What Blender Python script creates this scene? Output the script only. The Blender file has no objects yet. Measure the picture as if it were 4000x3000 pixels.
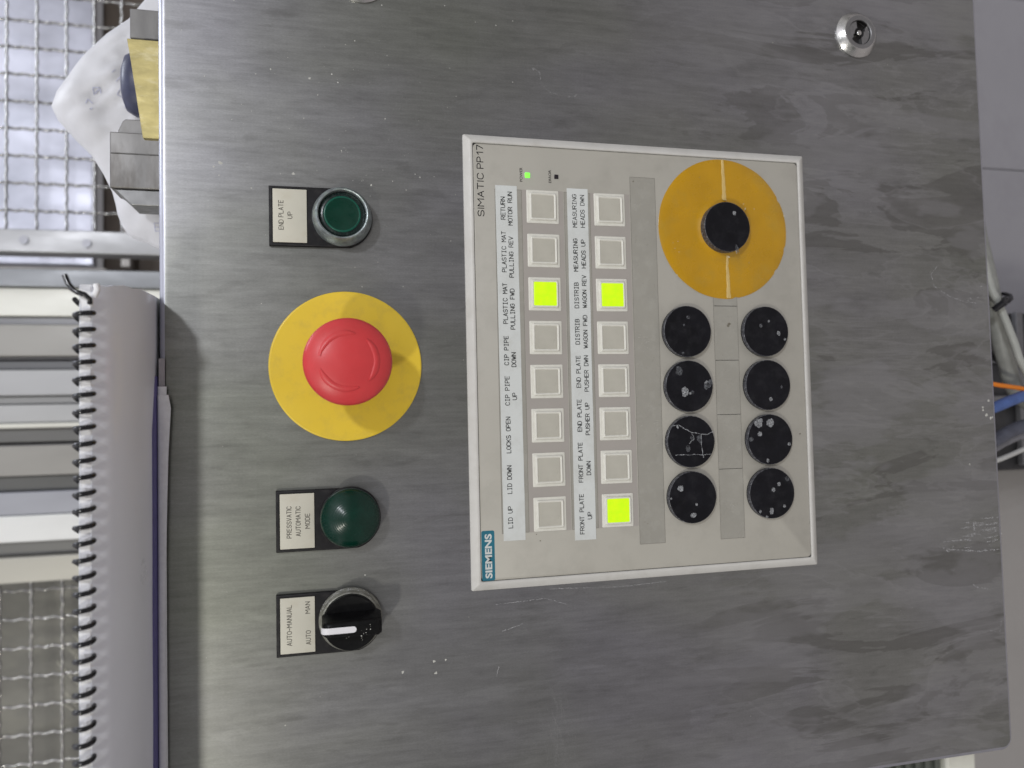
import bpy, bmesh, math, random
from mathutils import Vector, Matrix, noise
from mathutils.geometry import delaunay_2d_cdt
random.seed(7)
scene = bpy.context.scene
col = scene.collection
PI = math.pi
MM = 0.001

# ------------------------------------------------------------------ camera
cam_d = bpy.data.cameras.new('camera')
cam = bpy.data.objects.new('camera', cam_d); col.objects.link(cam)
cam_d.sensor_width = 36.0
cam_d.lens = 26.55
cam_d.clip_start = 0.01; cam_d.clip_end = 50
RX = Vector((-0.02223, -0.23315, -0.97219)); RY = -Vector((-0.999, 0.04287, 0.01256)); RZ = -Vector((0.03875, 0.9715, -0.23387))
cam.matrix_world = Matrix(((RX.x, RY.x, RZ.x, -0.0284), (RX.y, RY.y, RZ.y, -0.39015), (RX.z, RY.z, RZ.z, 0.17173), (0, 0, 0, 1)))
cam_d.dof.use_dof = True
cam_d.dof.focus_distance = 0.395
cam_d.dof.aperture_fstop = 8
scene.camera = cam

# ------------------------------------------------------------------ room light
world = bpy.data.worlds.new('World'); scene.world = world
world.use_nodes = True
wn = world.node_tree; wn.nodes.clear()
wo = wn.nodes.new('ShaderNodeOutputWorld'); wb = wn.nodes.new('ShaderNodeBackground')
wr = wn.nodes.new('ShaderNodeValToRGB'); wt = wn.nodes.new('ShaderNodeTexCoord'); ws = wn.nodes.new('ShaderNodeSeparateXYZ')
wm = wn.nodes.new('ShaderNodeMapRange'); wm.inputs[1].default_value = -1; wm.inputs[2].default_value = 1
wn.links.new(wt.outputs['Generated'], ws.inputs[0]); wn.links.new(ws.outputs['Z'], wm.inputs[0])
wn.links.new(wm.outputs[0], wr.inputs[0]); wn.links.new(wb.outputs[0], wo.inputs[0])
# below boosted to light the book underside, darker machines at eye level, bright ceiling
wr.color_ramp.elements[0].color = (2.5, 2.6, 3.0, 1)
wr.color_ramp.elements[1].color = (1.45, 1.46, 1.52, 1)
for p_, c_ in ((0.10, (1.25, 1.24, 1.42)), (0.20, (0.80, 0.78, 0.83)), (0.36, (0.38, 0.375, 0.37)), (0.50, (0.33, 0.33, 0.31)), (0.60, (0.56, 0.555, 0.53))):
    we = wr.color_ramp.elements.new(p_); we.color = (*c_, 1)
# cluttered hall: soft darker and lighter zones all round
wz = wn.nodes.new('ShaderNodeTexNoise'); wz.inputs['Scale'].default_value = 3.2; wz.inputs['Detail'].default_value = 4
wn.links.new(wt.outputs['Generated'], wz.inputs[0])
wq = wn.nodes.new('ShaderNodeValToRGB'); wq.color_ramp.elements[0].position = 0.36; wq.color_ramp.elements[0].color = (0.56, 0.57, 0.56, 1)
wq.color_ramp.elements[1].position = 0.64; wq.color_ramp.elements[1].color = (1.42, 1.38, 1.45, 1)
wn.links.new(wz.outputs[0], wq.inputs[0])
wx = wn.nodes.new('ShaderNodeMix'); wx.data_type = 'RGBA'; wx.blend_type = 'MULTIPLY'; wx.inputs[0].default_value = 1.0
wn.links.new(wr.outputs[0], wx.inputs[6]); wn.links.new(wq.outputs[0], wx.inputs[7]); wn.links.new(wx.outputs[2], wb.inputs[0])
wb.inputs[1].default_value = 0.66

def area(name, loc, target, sx, sy, power, color):
    d = bpy.data.lights.new(name, 'AREA'); d.shape = 'RECTANGLE'; d.size = sx; d.size_y = sy
    d.energy = power; d.color = color
    o = bpy.data.objects.new(name, d); col.objects.link(o); o.location = loc
    o.rotation_euler = (Vector(target) - Vector(loc)).to_track_quat('-Z', 'Y').to_euler()
    return o
# ceiling tubes: one to the upper left, one to the upper right, both in front of the panel
area('ceiling_lamp', (-1.02, -1.55, 1.06), (0, 0, 0.1), 0.14, 0.12, 10.8, (1.0, 0.97, 0.86))
area('ceiling_lamp', (0.74, -1.72, 1.16), (0, 0, 0.1), 0.14, 0.12, 13.5, (0.93, 0.95, 1.0))
area('background_fill_lamp', (0.75, 0.30, 1.35), (0.45, 0.9, 0.55), 0.6, 0.25, 6.0, (0.86, 0.92, 1.0))  # unseen lamp added to brighten the panels behind the mesh

scene.view_settings.view_transform = 'Standard'
scene.view_settings.look = 'None'
scene.view_settings.exposure = 0.0
scene.view_settings.gamma = 1.0
scene.view_settings.use_curve_mapping = False

# ------------------------------------------------------------------ materials
def ramp(nt, fac, stops, interp='LINEAR'):
    r = nt.nodes.new('ShaderNodeValToRGB'); r.color_ramp.interpolation = interp
    cr = r.color_ramp
    while len(cr.elements) < len(stops): cr.elements.new(0.5)
    for e, (p, c) in zip(cr.elements, stops):
        e.position = p; e.color = (c, c, c, 1) if isinstance(c, (int, float)) else (*c, 1)
    nt.links.new(fac, r.inputs[0]); return r.outputs[0]
def nz(nt, scale, detail=4, rough=0.5, stretch=(1, 1, 1), coord='Object', w=0.0, dist=0.0, rot=(0, 0, 0)):
    tc = nt.nodes.new('ShaderNodeTexCoord'); mp = nt.nodes.new('ShaderNodeMapping')
    mp.inputs['Scale'].default_value = stretch; mp.inputs['Location'].default_value = (w, w * 1.7, w * 0.3)
    mp.inputs['Rotation'].default_value = rot
    n = nt.nodes.new('ShaderNodeTexNoise'); n.inputs['Scale'].default_value = scale
    n.inputs['Detail'].default_value = detail; n.inputs['Roughness'].default_value = rough
    n.inputs['Distortion'].default_value = dist
    nt.links.new(tc.outputs[coord], mp.inputs[0]); nt.links.new(mp.outputs[0], n.inputs[0])
    return n.outputs[0]
def mixc(nt, fac, a, b, mode='MIX'):
    m = nt.nodes.new('ShaderNodeMix'); m.data_type = 'RGBA'; m.blend_type = mode
    for v, i in ((fac, 0), (a, 6), (b, 7)):
        if isinstance(v, (int, float)): m.inputs[i].default_value = v if i == 0 else (v, v, v, 1)
        elif isinstance(v, tuple): m.inputs[i].default_value = (*v, 1)
        else: nt.links.new(v, m.inputs[i])
    return m.outputs[2]
def math_(nt, op, a, b=0.0):
    m = nt.nodes.new('ShaderNodeMath'); m.operation = op
    for v, i in ((a, 0), (b, 1)):
        if isinstance(v, (int, float)): m.inputs[i].default_value = v
        else: nt.links.new(v, m.inputs[i])
    return m.outputs[0]
def new(name):
    m = bpy.data.materials.new(name); m.use_nodes = True
    return m, m.node_tree, m.node_tree.nodes['Principled BSDF']
def bump(nt, b, h, strength, dist=0.0002):
    n = nt.nodes.new('ShaderNodeBump'); n.inputs['Strength'].default_value = strength; n.inputs['Distance'].default_value = dist
    nt.links.new(h, n.inputs['Height']); nt.links.new(n.outputs[0], b.inputs['Normal'])
def mat(name, c, rough=0.5, metal=0.0, var=0.12, scale=150, stretch=(1, 1, 1), bmp=0.0, bscale=1500, dirt=None, dirt_amt=0.0, dscale=90, coat=0.0, trans=0.0, alpha=1.0, emit=None, es=0.0, spec=0.5, sss=0.0, mottle=0):
    m, nt, b = new(name)
    n = nz(nt, scale, 5, 0.55, stretch)
    lo = tuple(x * (1 - var) for x in c); hi = tuple(min(1, x * (1 + var)) for x in c)
    cc = ramp(nt, n, [(0.3, lo), (0.7, hi)])
    if dirt:
        f = ramp(nt, nz(nt, dscale, 6, 0.65, stretch, w=3.1), [(0.50, 0.0), (0.70, dirt_amt)])
        cc = mixc(nt, f, cc, dirt)
    nt.links.new(cc, b.inputs['Base Color'])
    rr = ramp(nt, nz(nt, scale * 1.7, 4, 0.6, stretch, w=1.3), [(0.3, max(0.02, rough - 0.07)), (0.7, min(1, rough + 0.09))])
    nt.links.new(rr, b.inputs['Roughness'])
    b.inputs['Metallic'].default_value = metal
    b.inputs['Coat Weight'].default_value = coat; b.inputs['Coat Roughness'].default_value = 0.12
    b.inputs['Transmission Weight'].default_value = trans
    b.inputs['Alpha'].default_value = alpha
    b.inputs['Specular IOR Level'].default_value = spec
    if sss:
        b.inputs['Subsurface Weight'].default_value = sss; b.inputs['Subsurface Radius'].default_value = (0.004, 0.004, 0.004); b.inputs['Subsurface Scale'].default_value = 0.6
    if emit:
        b.inputs['Emission Color'].default_value = (*emit, 1); b.inputs['Emission Strength'].default_value = es
        ec = mixc(nt, ramp(nt, nz(nt, 260, 2, 0.5), [(0.3, 0.0), (0.7, 1.0)]), emit, (emit[0] * 1.2, emit[1], emit[2]))
        nt.links.new(ec, b.inputs['Emission Color'])
    if mottle:
        nt.links.new(ramp(nt, nz(nt, mottle, 4, 0.7, w=9.0), [(0.32, 0.15), (0.62, 0.95)]), b.inputs['Alpha'])
    if bmp: bump(nt, b, nz(nt, bscale, 3, 0.6, stretch, w=5.5), bmp)
    return m

def steel_face():
    m, nt, b = new('worn_stainless_sheet')
    # cloudy tarnish, drip streaks running down the sheet (world z), dried water outlines, fine brushing
    cloud = nz(nt, 9, 3, 0.5, (1, 1, 0.7), w=0.35)
    streak = nz(nt, 135, 7, 0.68, (1.0, 1, 0.20), dist=0.35, w=0.7, rot=(0, 0.02, 0))
    streak2 = nz(nt, 48, 6, 0.62, (1.0, 1, 0.26), dist=0.7, w=2.2, rot=(0, -0.04, 0))
    brush = nz(nt, 620, 3, 0.6, (1.0, 1, 0.045), w=4.4)
    cross = nz(nt, 1100, 2, 0.6, (0.012, 1, 1.0), w=6.4)
    fine = nz(nt, 2200, 3, 0.6, (1, 1, 0.35))
    base = ramp(nt, cloud, [(0.32, (0.258, 0.266, 0.238)), (0.5, (0.284, 0.286, 0.276)), (0.68, (0.306, 0.304, 0.322))])
    tone = ramp(nt, streak, [(0.28, 0.89), (0.42, 0.965), (0.50, 1.0), (0.72, 1.07)])
    tone2 = ramp(nt, streak2, [(0.30, 0.88), (0.44, 0.98), (0.50, 1.0), (0.70, 1.06)])
    fs = ramp(nt, nz(nt, 330, 5, 0.7, (1.0, 1, 0.22), w=40.0), [(0.30, 0.89), (0.5, 1.0), (0.72, 1.08)])
    bt = ramp(nt, brush, [(0.3, 0.93), (0.7, 1.06)]); ct = ramp(nt, cross, [(0.3, 0.985), (0.7, 1.012)]); ft = ramp(nt, fine, [(0.25, 0.90), (0.75, 1.09)])
    c = base
    for t in (tone, tone2, fs, bt, ct, ft): c = mixc(nt, 1.0, c, t, 'MULTIPLY')
    dash = ramp(nt, nz(nt, 105, 5, 0.6, (1.0, 1, 0.24), dist=0.4, w=31.0), [(0.60, 0.0), (0.64, 0.14), (0.72, 0.26)])
    c = mixc(nt, dash, c, (0.10, 0.098, 0.090))
    # sharp-edged dark residue patches, stronger towards the lower half
    tc = nt.nodes.new('ShaderNodeTexCoord'); sx = nt.nodes.new('ShaderNodeSeparateXYZ'); nt.links.new(tc.outputs['Object'], sx.inputs[0])
    low = nt.nodes.new('ShaderNodeMapRange'); low.inputs[1].default_value = 0.2755; low.inputs[2].default_value = 0.1355; low.clamp = True
    nt.links.new(sx.outputs['Z'], low.inputs[0])
    sideL = nt.nodes.new('ShaderNodeMapRange'); sideL.inputs[1].default_value = -0.13; sideL.inputs[2].default_value = -0.22; sideL.clamp = True
    nt.links.new(sx.outputs['X'], sideL.inputs[0])
    lowf = math_(nt, 'MAXIMUM', low.outputs[0], math_(nt, 'MULTIPLY', sideL.outputs[0], 0.28))
    pn = nz(nt, 34, 5, 0.58, (1.0, 1, 0.22), dist=0.8, w=8.1)
    patch = ramp(nt, pn, [(0.530, 0.0), (0.548, 0.50), (0.70, 0.42)])
    c = mixc(nt, math_(nt, 'MULTIPLY', patch, lowf), c, (0.150, 0.147, 0.138))
    edge = ramp(nt, nz(nt, 26, 5, 0.6, (1.0, 1, 0.30), dist=0.7, w=12.3), [(0.515, 0.0), (0.530, 0.22), (0.555, 0.06), (0.60, 0.0)])
    c = mixc(nt, math_(nt, 'MULTIPLY', edge, lowf), c, (0.48, 0.48, 0.49))
    film = ramp(nt, nz(nt, 20, 4, 0.6, (1.0, 1, 0.35), w=15.0), [(0.49, 0.0), (0.515, 0.26), (0.66, 0.42)])
    c = mixc(nt, math_(nt, 'MULTIPLY', film, lowf), c, (0.43, 0.43, 0.45))
    # tiny salt specks
    sp = ramp(nt, nz(nt, 1500, 1, 0.5, w=21), [(0.775, 0.0), (0.80, 0.6)])
    c = mixc(nt, sp, c, (0.6, 0.6, 0.58))
    nt.links.new(c, b.inputs['Base Color'])
    b.inputs['Metallic'].default_value = 0.88
    b.inputs['Anisotropic'].default_value = 0.35
    r = math_(nt, 'ADD', ramp(nt, streak, [(0.3, 0.36), (0.7, 0.41)]), math_(nt, 'MULTIPLY', lowf, 0.08))
    nt.links.new(r, b.inputs['Roughness'])
    h = math_(nt, 'ADD', math_(nt, 'MULTIPLY', brush, 0.7), math_(nt, 'MULTIPLY', cross, 0.6))
    bump(nt, b, h, 0.05, 0.00005)
    return m

STEEL = steel_face()
M = dict(
 bezel=mat('cream_white_bezel_plastic', (0.60, 0.59, 0.56), 0.42, var=0.03, bmp=0.25, bscale=1800, dirt=(0.33, 0.30, 0.24), dirt_amt=0.22, dscale=60),
 face=mat('greige_keypad_foil', (0.425, 0.408, 0.360), 0.40, var=0.035, scale=30, bmp=0.10, bscale=2500, dirt=(0.30, 0.285, 0.25), dirt_amt=0.35, dscale=45),
 face2=mat('greige_key_field_foil', (0.385, 0.358, 0.330), 0.36, var=0.03, scale=40, bmp=0.08, bscale=2500),
 slot=mat('grey_strip_window', (0.335, 0.323, 0.285), 0.30, var=0.05, scale=50, dirt=(0.45, 0.44, 0.40), dirt_amt=0.30, dscale=160),
 keyframe=mat('milky_key_frame', (0.74, 0.73, 0.66), 0.34, var=0.03, sss=0.15, dirt=(0.45, 0.42, 0.34), dirt_amt=0.15, dscale=300),
 keylens=mat('dull_key_lens', (0.485, 0.468, 0.405), 0.33, var=0.05, scale=120),
 keylit=mat('lit_yellow_green_lens', (0.10, 0.14, 0.005), 0.35, emit=(0.60, 1.0, 0.0), es=0.86),
 ledon=mat('lit_green_lamp', (0.2, 0.6, 0.1), 0.3, emit=(0.13, 1.0, 0.03), es=1.2),
 ledoff=mat('dark_red_lamp', (0.020, 0.015, 0.020), 0.25),
 strip=mat('white_label_tape', (0.66, 0.685, 0.67), 0.45, var=0.03, scale=60, dirt=(0.46, 0.46, 0.42), dirt_amt=0.35, dscale=70),
 ink=mat('black_ink', (0.010, 0.010, 0.011), 0.6, var=0.2, scale=900, spec=0.2),
 grey_ink=mat('engraved_grey_lettering', (0.065, 0.058, 0.045), 0.6, var=0.2, scale=900),
 teal=mat('teal_logo_print', (0.018, 0.150, 0.215), 0.38, var=0.06),
 white_ink=mat('white_ink', (0.62, 0.64, 0.62), 0.45, var=0.04),
 cap=mat('black_cap_plastic', (0.006, 0.006, 0.0085), 0.36, var=0.35, scale=90, bmp=0.2, bscale=700, dirt=(0.03, 0.03, 0.034), dirt_amt=0.35, dscale=160, spec=0.22),
 capedge=mat('scuffed_cap_rim', (0.035, 0.036, 0.045), 0.38, var=0.7, scale=1200, dirt=(0.30, 0.30, 0.32), dirt_amt=0.8, dscale=1100),
 spot=mat('dried_glue_spot', (0.34, 0.35, 0.365), 0.6, var=0.45, scale=900, bmp=0.5, bscale=2500, mottle=1300),
 spotdim=mat('thin_glue_film', (0.10, 0.105, 0.115), 0.45, var=0.7, scale=700, mottle=900),
 amber=mat('amber_yellow_sticker', (0.50, 0.265, 0.002), 0.28, var=0.09, scale=45, dirt=(0.42, 0.26, 0.03), dirt_amt=0.6, dscale=55, bmp=0.12, bscale=500, coat=0.3),
 crease=mat('cream_tape_crease', (0.64, 0.46, 0.17), 0.35, var=0.12, scale=600, stretch=(0.2, 1, 1), bmp=0.5, bscale=1200),
 yellow=mat('lemon_yellow_plate', (0.84, 0.60, 0.045), 0.36, var=0.035, scale=40, bmp=0.15, bscale=3000, dirt=(0.55, 0.40, 0.08), dirt_amt=0.3, dscale=120),
 red=mat('satin_red_plastic', (0.64, 0.050, 0.055), 0.34, var=0.06, scale=60, bmp=0.08, bscale=2500, dirt=(0.50, 0.07, 0.06), dirt_amt=0.4, dscale=50, sss=0.05),
 black=mat('black_plastic', (0.010, 0.0095, 0.011), 0.45, var=0.3, scale=300, bmp=0.2, bscale=2200, dirt=(0.05, 0.046, 0.043), dirt_amt=0.35, dscale=220, spec=0.25),
 knob=mat('black_knob_plastic', (0.005, 0.005, 0.0055), 0.33, var=0.3, scale=200, bmp=0.12, bscale=2400, dirt=(0.02, 0.02, 0.02), dirt_amt=0.25, dscale=400, spec=0.2),
 plate=mat('cream_legend_plate', (0.64, 0.62, 0.525), 0.5, var=0.03, scale=80, bmp=0.12, bscale=2600, dirt=(0.50, 0.44, 0.31), dirt_amt=0.3, dscale=70),
 ring=mat('corroded_chrome_ring', (0.34, 0.38, 0.39), 0.38, metal=0.75, var=0.35, scale=350, bmp=0.5, bscale=1500, dirt=(0.42, 0.52, 0.47), dirt_amt=0.9, dscale=260),
 ring2=mat('worn_grey_ring', (0.25, 0.25, 0.215), 0.42, metal=0.4, var=0.3, scale=300, bmp=0.5, bscale=1200, dirt=(0.48, 0.48, 0.45), dirt_amt=0.8, dscale=330),
 green=mat('dark_green_lens', (0.001, 0.026, 0.016), 0.24, var=0.15, scale=60, coat=0.15, dirt=(0.006, 0.05, 0.035), dirt_amt=0.3, dscale=150, spec=0.35),
 green2=mat('green_button_centre', (0.001, 0.034, 0.020), 0.30, var=0.12, scale=90, spec=0.3), greenrim=mat('lighter_green_lens_lip', (0.004, 0.085, 0.055), 0.3, spec=0.4),  # lens lip in a lighter green
 greendark=mat('blackish_green_rim', (0.002, 0.010, 0.009), 0.25, var=0.3, scale=300, dirt=(0.05, 0.07, 0.065), dirt_amt=0.5, dscale=500),
 whitebar=mat('white_pointer_paint', (0.78, 0.77, 0.80), 0.42, var=0.02),
 chrome=mat('polished_lock_steel', (0.62, 0.615, 0.60), 0.20, metal=1.0, var=0.06, scale=300, bmp=0.15, bscale=1500),
 lockface=mat('brushed_lock_face', (0.30, 0.30, 0.305), 0.38, metal=0.9, var=0.10, scale=400),
 hole=mat('dark_lock_cavity', (0.006, 0.005, 0.005), 0.5),
 residue=mat('chalky_adhesive_residue', (0.44, 0.44, 0.45), 0.65, var=0.35, scale=900, mottle=700),
 scratch=mat('bright_scratches', (0.27, 0.27, 0.27), 0.45, metal=0.5, var=0.3, scale=900),
 speck=mat('light_grit', (0.50, 0.50, 0.46), 0.7, var=0.3, scale=2000),
 cover=mat('pale_grey_book_cover', (0.88, 0.90, 0.96), 0.34, var=0.025, scale=20, coat=0.1, bmp=0.05, bscale=200),
 paper=mat('white_paper', (0.88, 0.88, 0.90), 0.7, var=0.05, scale=500, stretch=(1, 1, 1)),
 coil=mat('glossy_black_coil', (0.010, 0.010, 0.012), 0.16, var=0.1),
 navy=mat('navy_band_blue', (0.115, 0.105, 0.27), 0.5, var=0.1),
 bag=mat('milky_white_bag', (0.62, 0.62, 0.645), 0.5, var=0.08, scale=35, bmp=0.4, bscale=70, sss=0.2),
 bagprint=mat('faded_blue_print', (0.50, 0.51, 0.62), 0.6, var=0.3, scale=600),
 blocksteel=mat('machined_grey_steel', (0.215, 0.21, 0.205), 0.42, metal=0.7, var=0.25, scale=60, stretch=(0.3, 1, 1), dirt=(0.09, 0.08, 0.07), dirt_amt=0.9, dscale=38), slate=mat('slate_blue_rubber', (0.035, 0.040, 0.085), 0.35, var=0.2),
 brass=mat('scuffed_brass_plate', (0.46, 0.39, 0.17), 0.42, metal=0.6, var=0.22, scale=140, stretch=(1, 1, 0.4), dirt=(0.62, 0.56, 0.36), dirt_amt=0.6, dscale=200, bmp=0.3, bscale=700),
 wire=mat('galvanised_wire', (0.42, 0.415, 0.405), 0.20, metal=0.85, var=0.2, scale=200),
 plinth=mat('grey_painted_sheet', (0.33, 0.325, 0.355), 0.5, var=0.03, scale=8, dirt=(0.22, 0.21, 0.24), dirt_amt=0.3, dscale=12),
 floor=mat('grey_screed_floor', (0.40, 0.375, 0.36), 0.6, var=0.08, scale=6, dirt=(0.33, 0.30, 0.28), dirt_amt=0.4, dscale=9),
 hose_w=mat('grey_white_conduit', (0.40, 0.41, 0.385), 0.42, var=0.05),
 hose_o=mat('orange_cable_sheath', (0.78, 0.22, 0.015), 0.42, var=0.04),
 hose_b=mat('blue_hose_rubber', (0.075, 0.13, 0.34), 0.45, var=0.15),
 hose_d=mat('slate_hose_rubber', (0.085, 0.09, 0.12), 0.45, var=0.2),
 hose_g=mat('light_grey_cable_sheath', (0.50, 0.50, 0.49), 0.45, var=0.06),
 tie=mat('black_nylon_tie', (0.012, 0.012, 0.016), 0.35),
 boxw=mat('cream_junction_box_plastic', (0.72, 0.72, 0.64), 0.5, var=0.04),
 boxd=mat('dark_green_grey_housing', (0.10, 0.11, 0.095), 0.5, var=0.3, scale=60),
 bluewhite=mat('painted_reflection_panel', (0.52, 0.525, 0.60), 0.35, metal=0.45, var=0.35, scale=9, stretch=(1, 1, 0.6), dirt=(0.36, 0.37, 0.43), dirt_amt=0.6, dscale=14),  # bluish white reflections put into the base colour
 brown=mat('dark_brown_recess', (0.085, 0.065, 0.050), 0.6, var=0.5, scale=12, stretch=(0.3, 1, 1)),
 olive=mat('olive_grey_panel', (0.155, 0.153, 0.142), 0.42, metal=0.5, var=0.2, scale=10, stretch=(1, 1, 0.5), dirt=(0.24, 0.235, 0.20), dirt_amt=0.5, dscale=16),
)
def rail_mat(i, c, metal=0.45):
    return mat('rail_finish_%d' % i, c, 0.38, metal=metal, var=0.06, scale=14, stretch=(1, 1, 0.3), dirt=tuple(x * 0.72 for x in c), dirt_amt=0.35, dscale=20)

# ------------------------------------------------------------------ mesh helpers (coordinates in mm: u right, v up, h towards the viewer)
def W(u, v, h): return (u * MM, -h * MM, v * MM)
class MB:
    def __init__(s): s.v = []; s.f = []
    def add(s, verts, faces):
        n = len(s.v); s.v += [tuple(x) for x in verts]; s.f += [tuple(i + n for i in f) for f in faces]; return s
    def loft(s, loops, cap0=True, cap1=True):
        n = len(s.v); k = len(loops[0])
        for L in loops: s.v += [tuple(p) for p in L]
        for j in range(len(loops) - 1):
            for i in range(k):
                a = n + j * k + i; b = n + j * k + (i + 1) % k
                s.f.append((a, b, b + k, a + k))
        if cap0: s.f.append(tuple(reversed(range(n, n + k))))
        if cap1: s.f.append(tuple(range(n + (len(loops) - 1) * k, n + len(loops) * k)))
        return s
    def box(s, u0, u1, v0, v1, h0, h1, r=0.0, bev=0.0):
        if r or bev:
            b = bev or min(r, (h1 - h0) * 0.4)
            L = [rr(u0, u1, v0, v1, r, h0), rr(u0, u1, v0, v1, r, h1 - b), rr(u0 + b * .3, u1 - b * .3, v0 + b * .3, v1 - b * .3, max(r - b * .3, .01), h1 - b * .3), rr(u0 + b, u1 - b, v0 + b, v1 - b, max(r - b, .01), h1)]
            return s.loft(L)
        return s.loft([rr(u0, u1, v0, v1, 0, h0), rr(u0, u1, v0, v1, 0, h1)])
    def tube(s, pts, r, sides=8, caps=True):
        loops = []
        P = [Vector(p) for p in pts]; up = None
        for i, p in enumerate(P):
            t = (P[min(i + 1, len(P) - 1)] - P[max(i - 1, 0)]).normalized()
            if up is None:
                up = Vector((0, 0, 1)) if abs(t.z) < 0.8 else Vector((1, 0, 0))
            a = (up - t * up.dot(t)).normalized(); b_ = t.cross(a); up = a
            rad = r[i] if isinstance(r, (list, tuple)) else r
            loops.append([p + (a * math.cos(2 * PI * k / sides) + b_ * math.sin(2 * PI * k / sides)) * rad for k in range(sides)])
        return s.loft(loops, caps, caps)
    def build(s, name, material, parent=None, origin=None, smooth=35, kind=None, label=None):
        # vertices in world metres; made local to the thing they belong to
        off = Vector(origin) if origin is not None else (Vector(parent['_o']) if parent and '_o' in parent else Vector((0, 0, 0)))
        me = bpy.data.meshes.new(name)
        me.from_pydata([tuple(Vector(p) - off) for p in s.v], [], s.f)
        bm = bmesh.new(); bm.from_mesh(me); bmesh.ops.recalc_face_normals(bm, faces=bm.faces); bm.to_mesh(me); bm.free()
        me.materials.append(material)
        if smooth:
            for p in me.polygons: p.use_smooth = True
            me.set_sharp_from_angle(angle=math.radians(smooth))
        o = bpy.data.objects.new(name, me); col.objects.link(o)
        if parent: o.parent = parent; o['_o'] = tuple(off)
        else: o.location = off; o['_o'] = tuple(off)
        if kind: o['kind'] = kind
        if label: o['label'] = label
        return o
def rr(u0, u1, v0, v1, r, h, n=5):
    if r <= 0: return [W(u0, v0, h), W(u1, v0, h), W(u1, v1, h), W(u0, v1, h)]
    out = []
    for cx, cy, a0 in ((u1 - r, v0 + r, -PI / 2), (u1 - r, v1 - r, 0), (u0 + r, v1 - r, PI / 2), (u0 + r, v0 + r, PI)):
        for k in range(n + 1):
            a = a0 + k / n * PI / 2; out.append(W(cx + r * math.cos(a), cy + r * math.sin(a), h))
    return out
def circ(u, v, r, h, n=64, jit=0): return [W(u + (r + (random.uniform(-jit, jit) if jit else 0)) * math.cos(2 * PI * k / n), v + r * math.sin(2 * PI * k / n), h) for k in range(n)]
def lathe(mb, u, v, prof, n=64, cap0=True, cap1=True): return mb.loft([circ(u, v, max(r, 0.01), h, n) for r, h in prof], cap0, cap1)
def empty(name, loc, label, cat, group=None):
    o = bpy.data.objects.new(name, None); col.objects.link(o); o.location = loc; o.empty_display_size = 0.01
    o['_o'] = tuple(loc); o['label'] = label; o['category'] = cat
    if group: o['group'] = group
    return o
def tag(o, label, cat, group=None, kind=None):
    o['label'] = label; o['category'] = cat
    if group: o['group'] = group
    if kind: o['kind'] = kind
    return o
def box_w(mb, x0, x1, y0, y1, z0, z1, bev=0.0):
    # world-metre box
    v = [(x0, y0, z0), (x1, y0, z0), (x1, y1, z0), (x0, y1, z0), (x0, y0, z1), (x1, y0, z1), (x1, y1, z1), (x0, y1, z1)]
    mb.add(v, [(0, 3, 2, 1), (4, 5, 6, 7), (0, 1, 5, 4), (1, 2, 6, 5), (2, 3, 7, 6), (3, 0, 4, 7)]); return mb
def bevel(o, w, seg=2):
    bm = bmesh.new(); bm.from_mesh(o.data)
    bmesh.ops.bevel(bm, geom=list(bm.edges), offset=w, segments=seg, affect='EDGES', profile=0.5)
    bm.to_mesh(o.data); bm.free()
    for p in o.data.polygons: p.use_smooth = False
    return o

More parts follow.
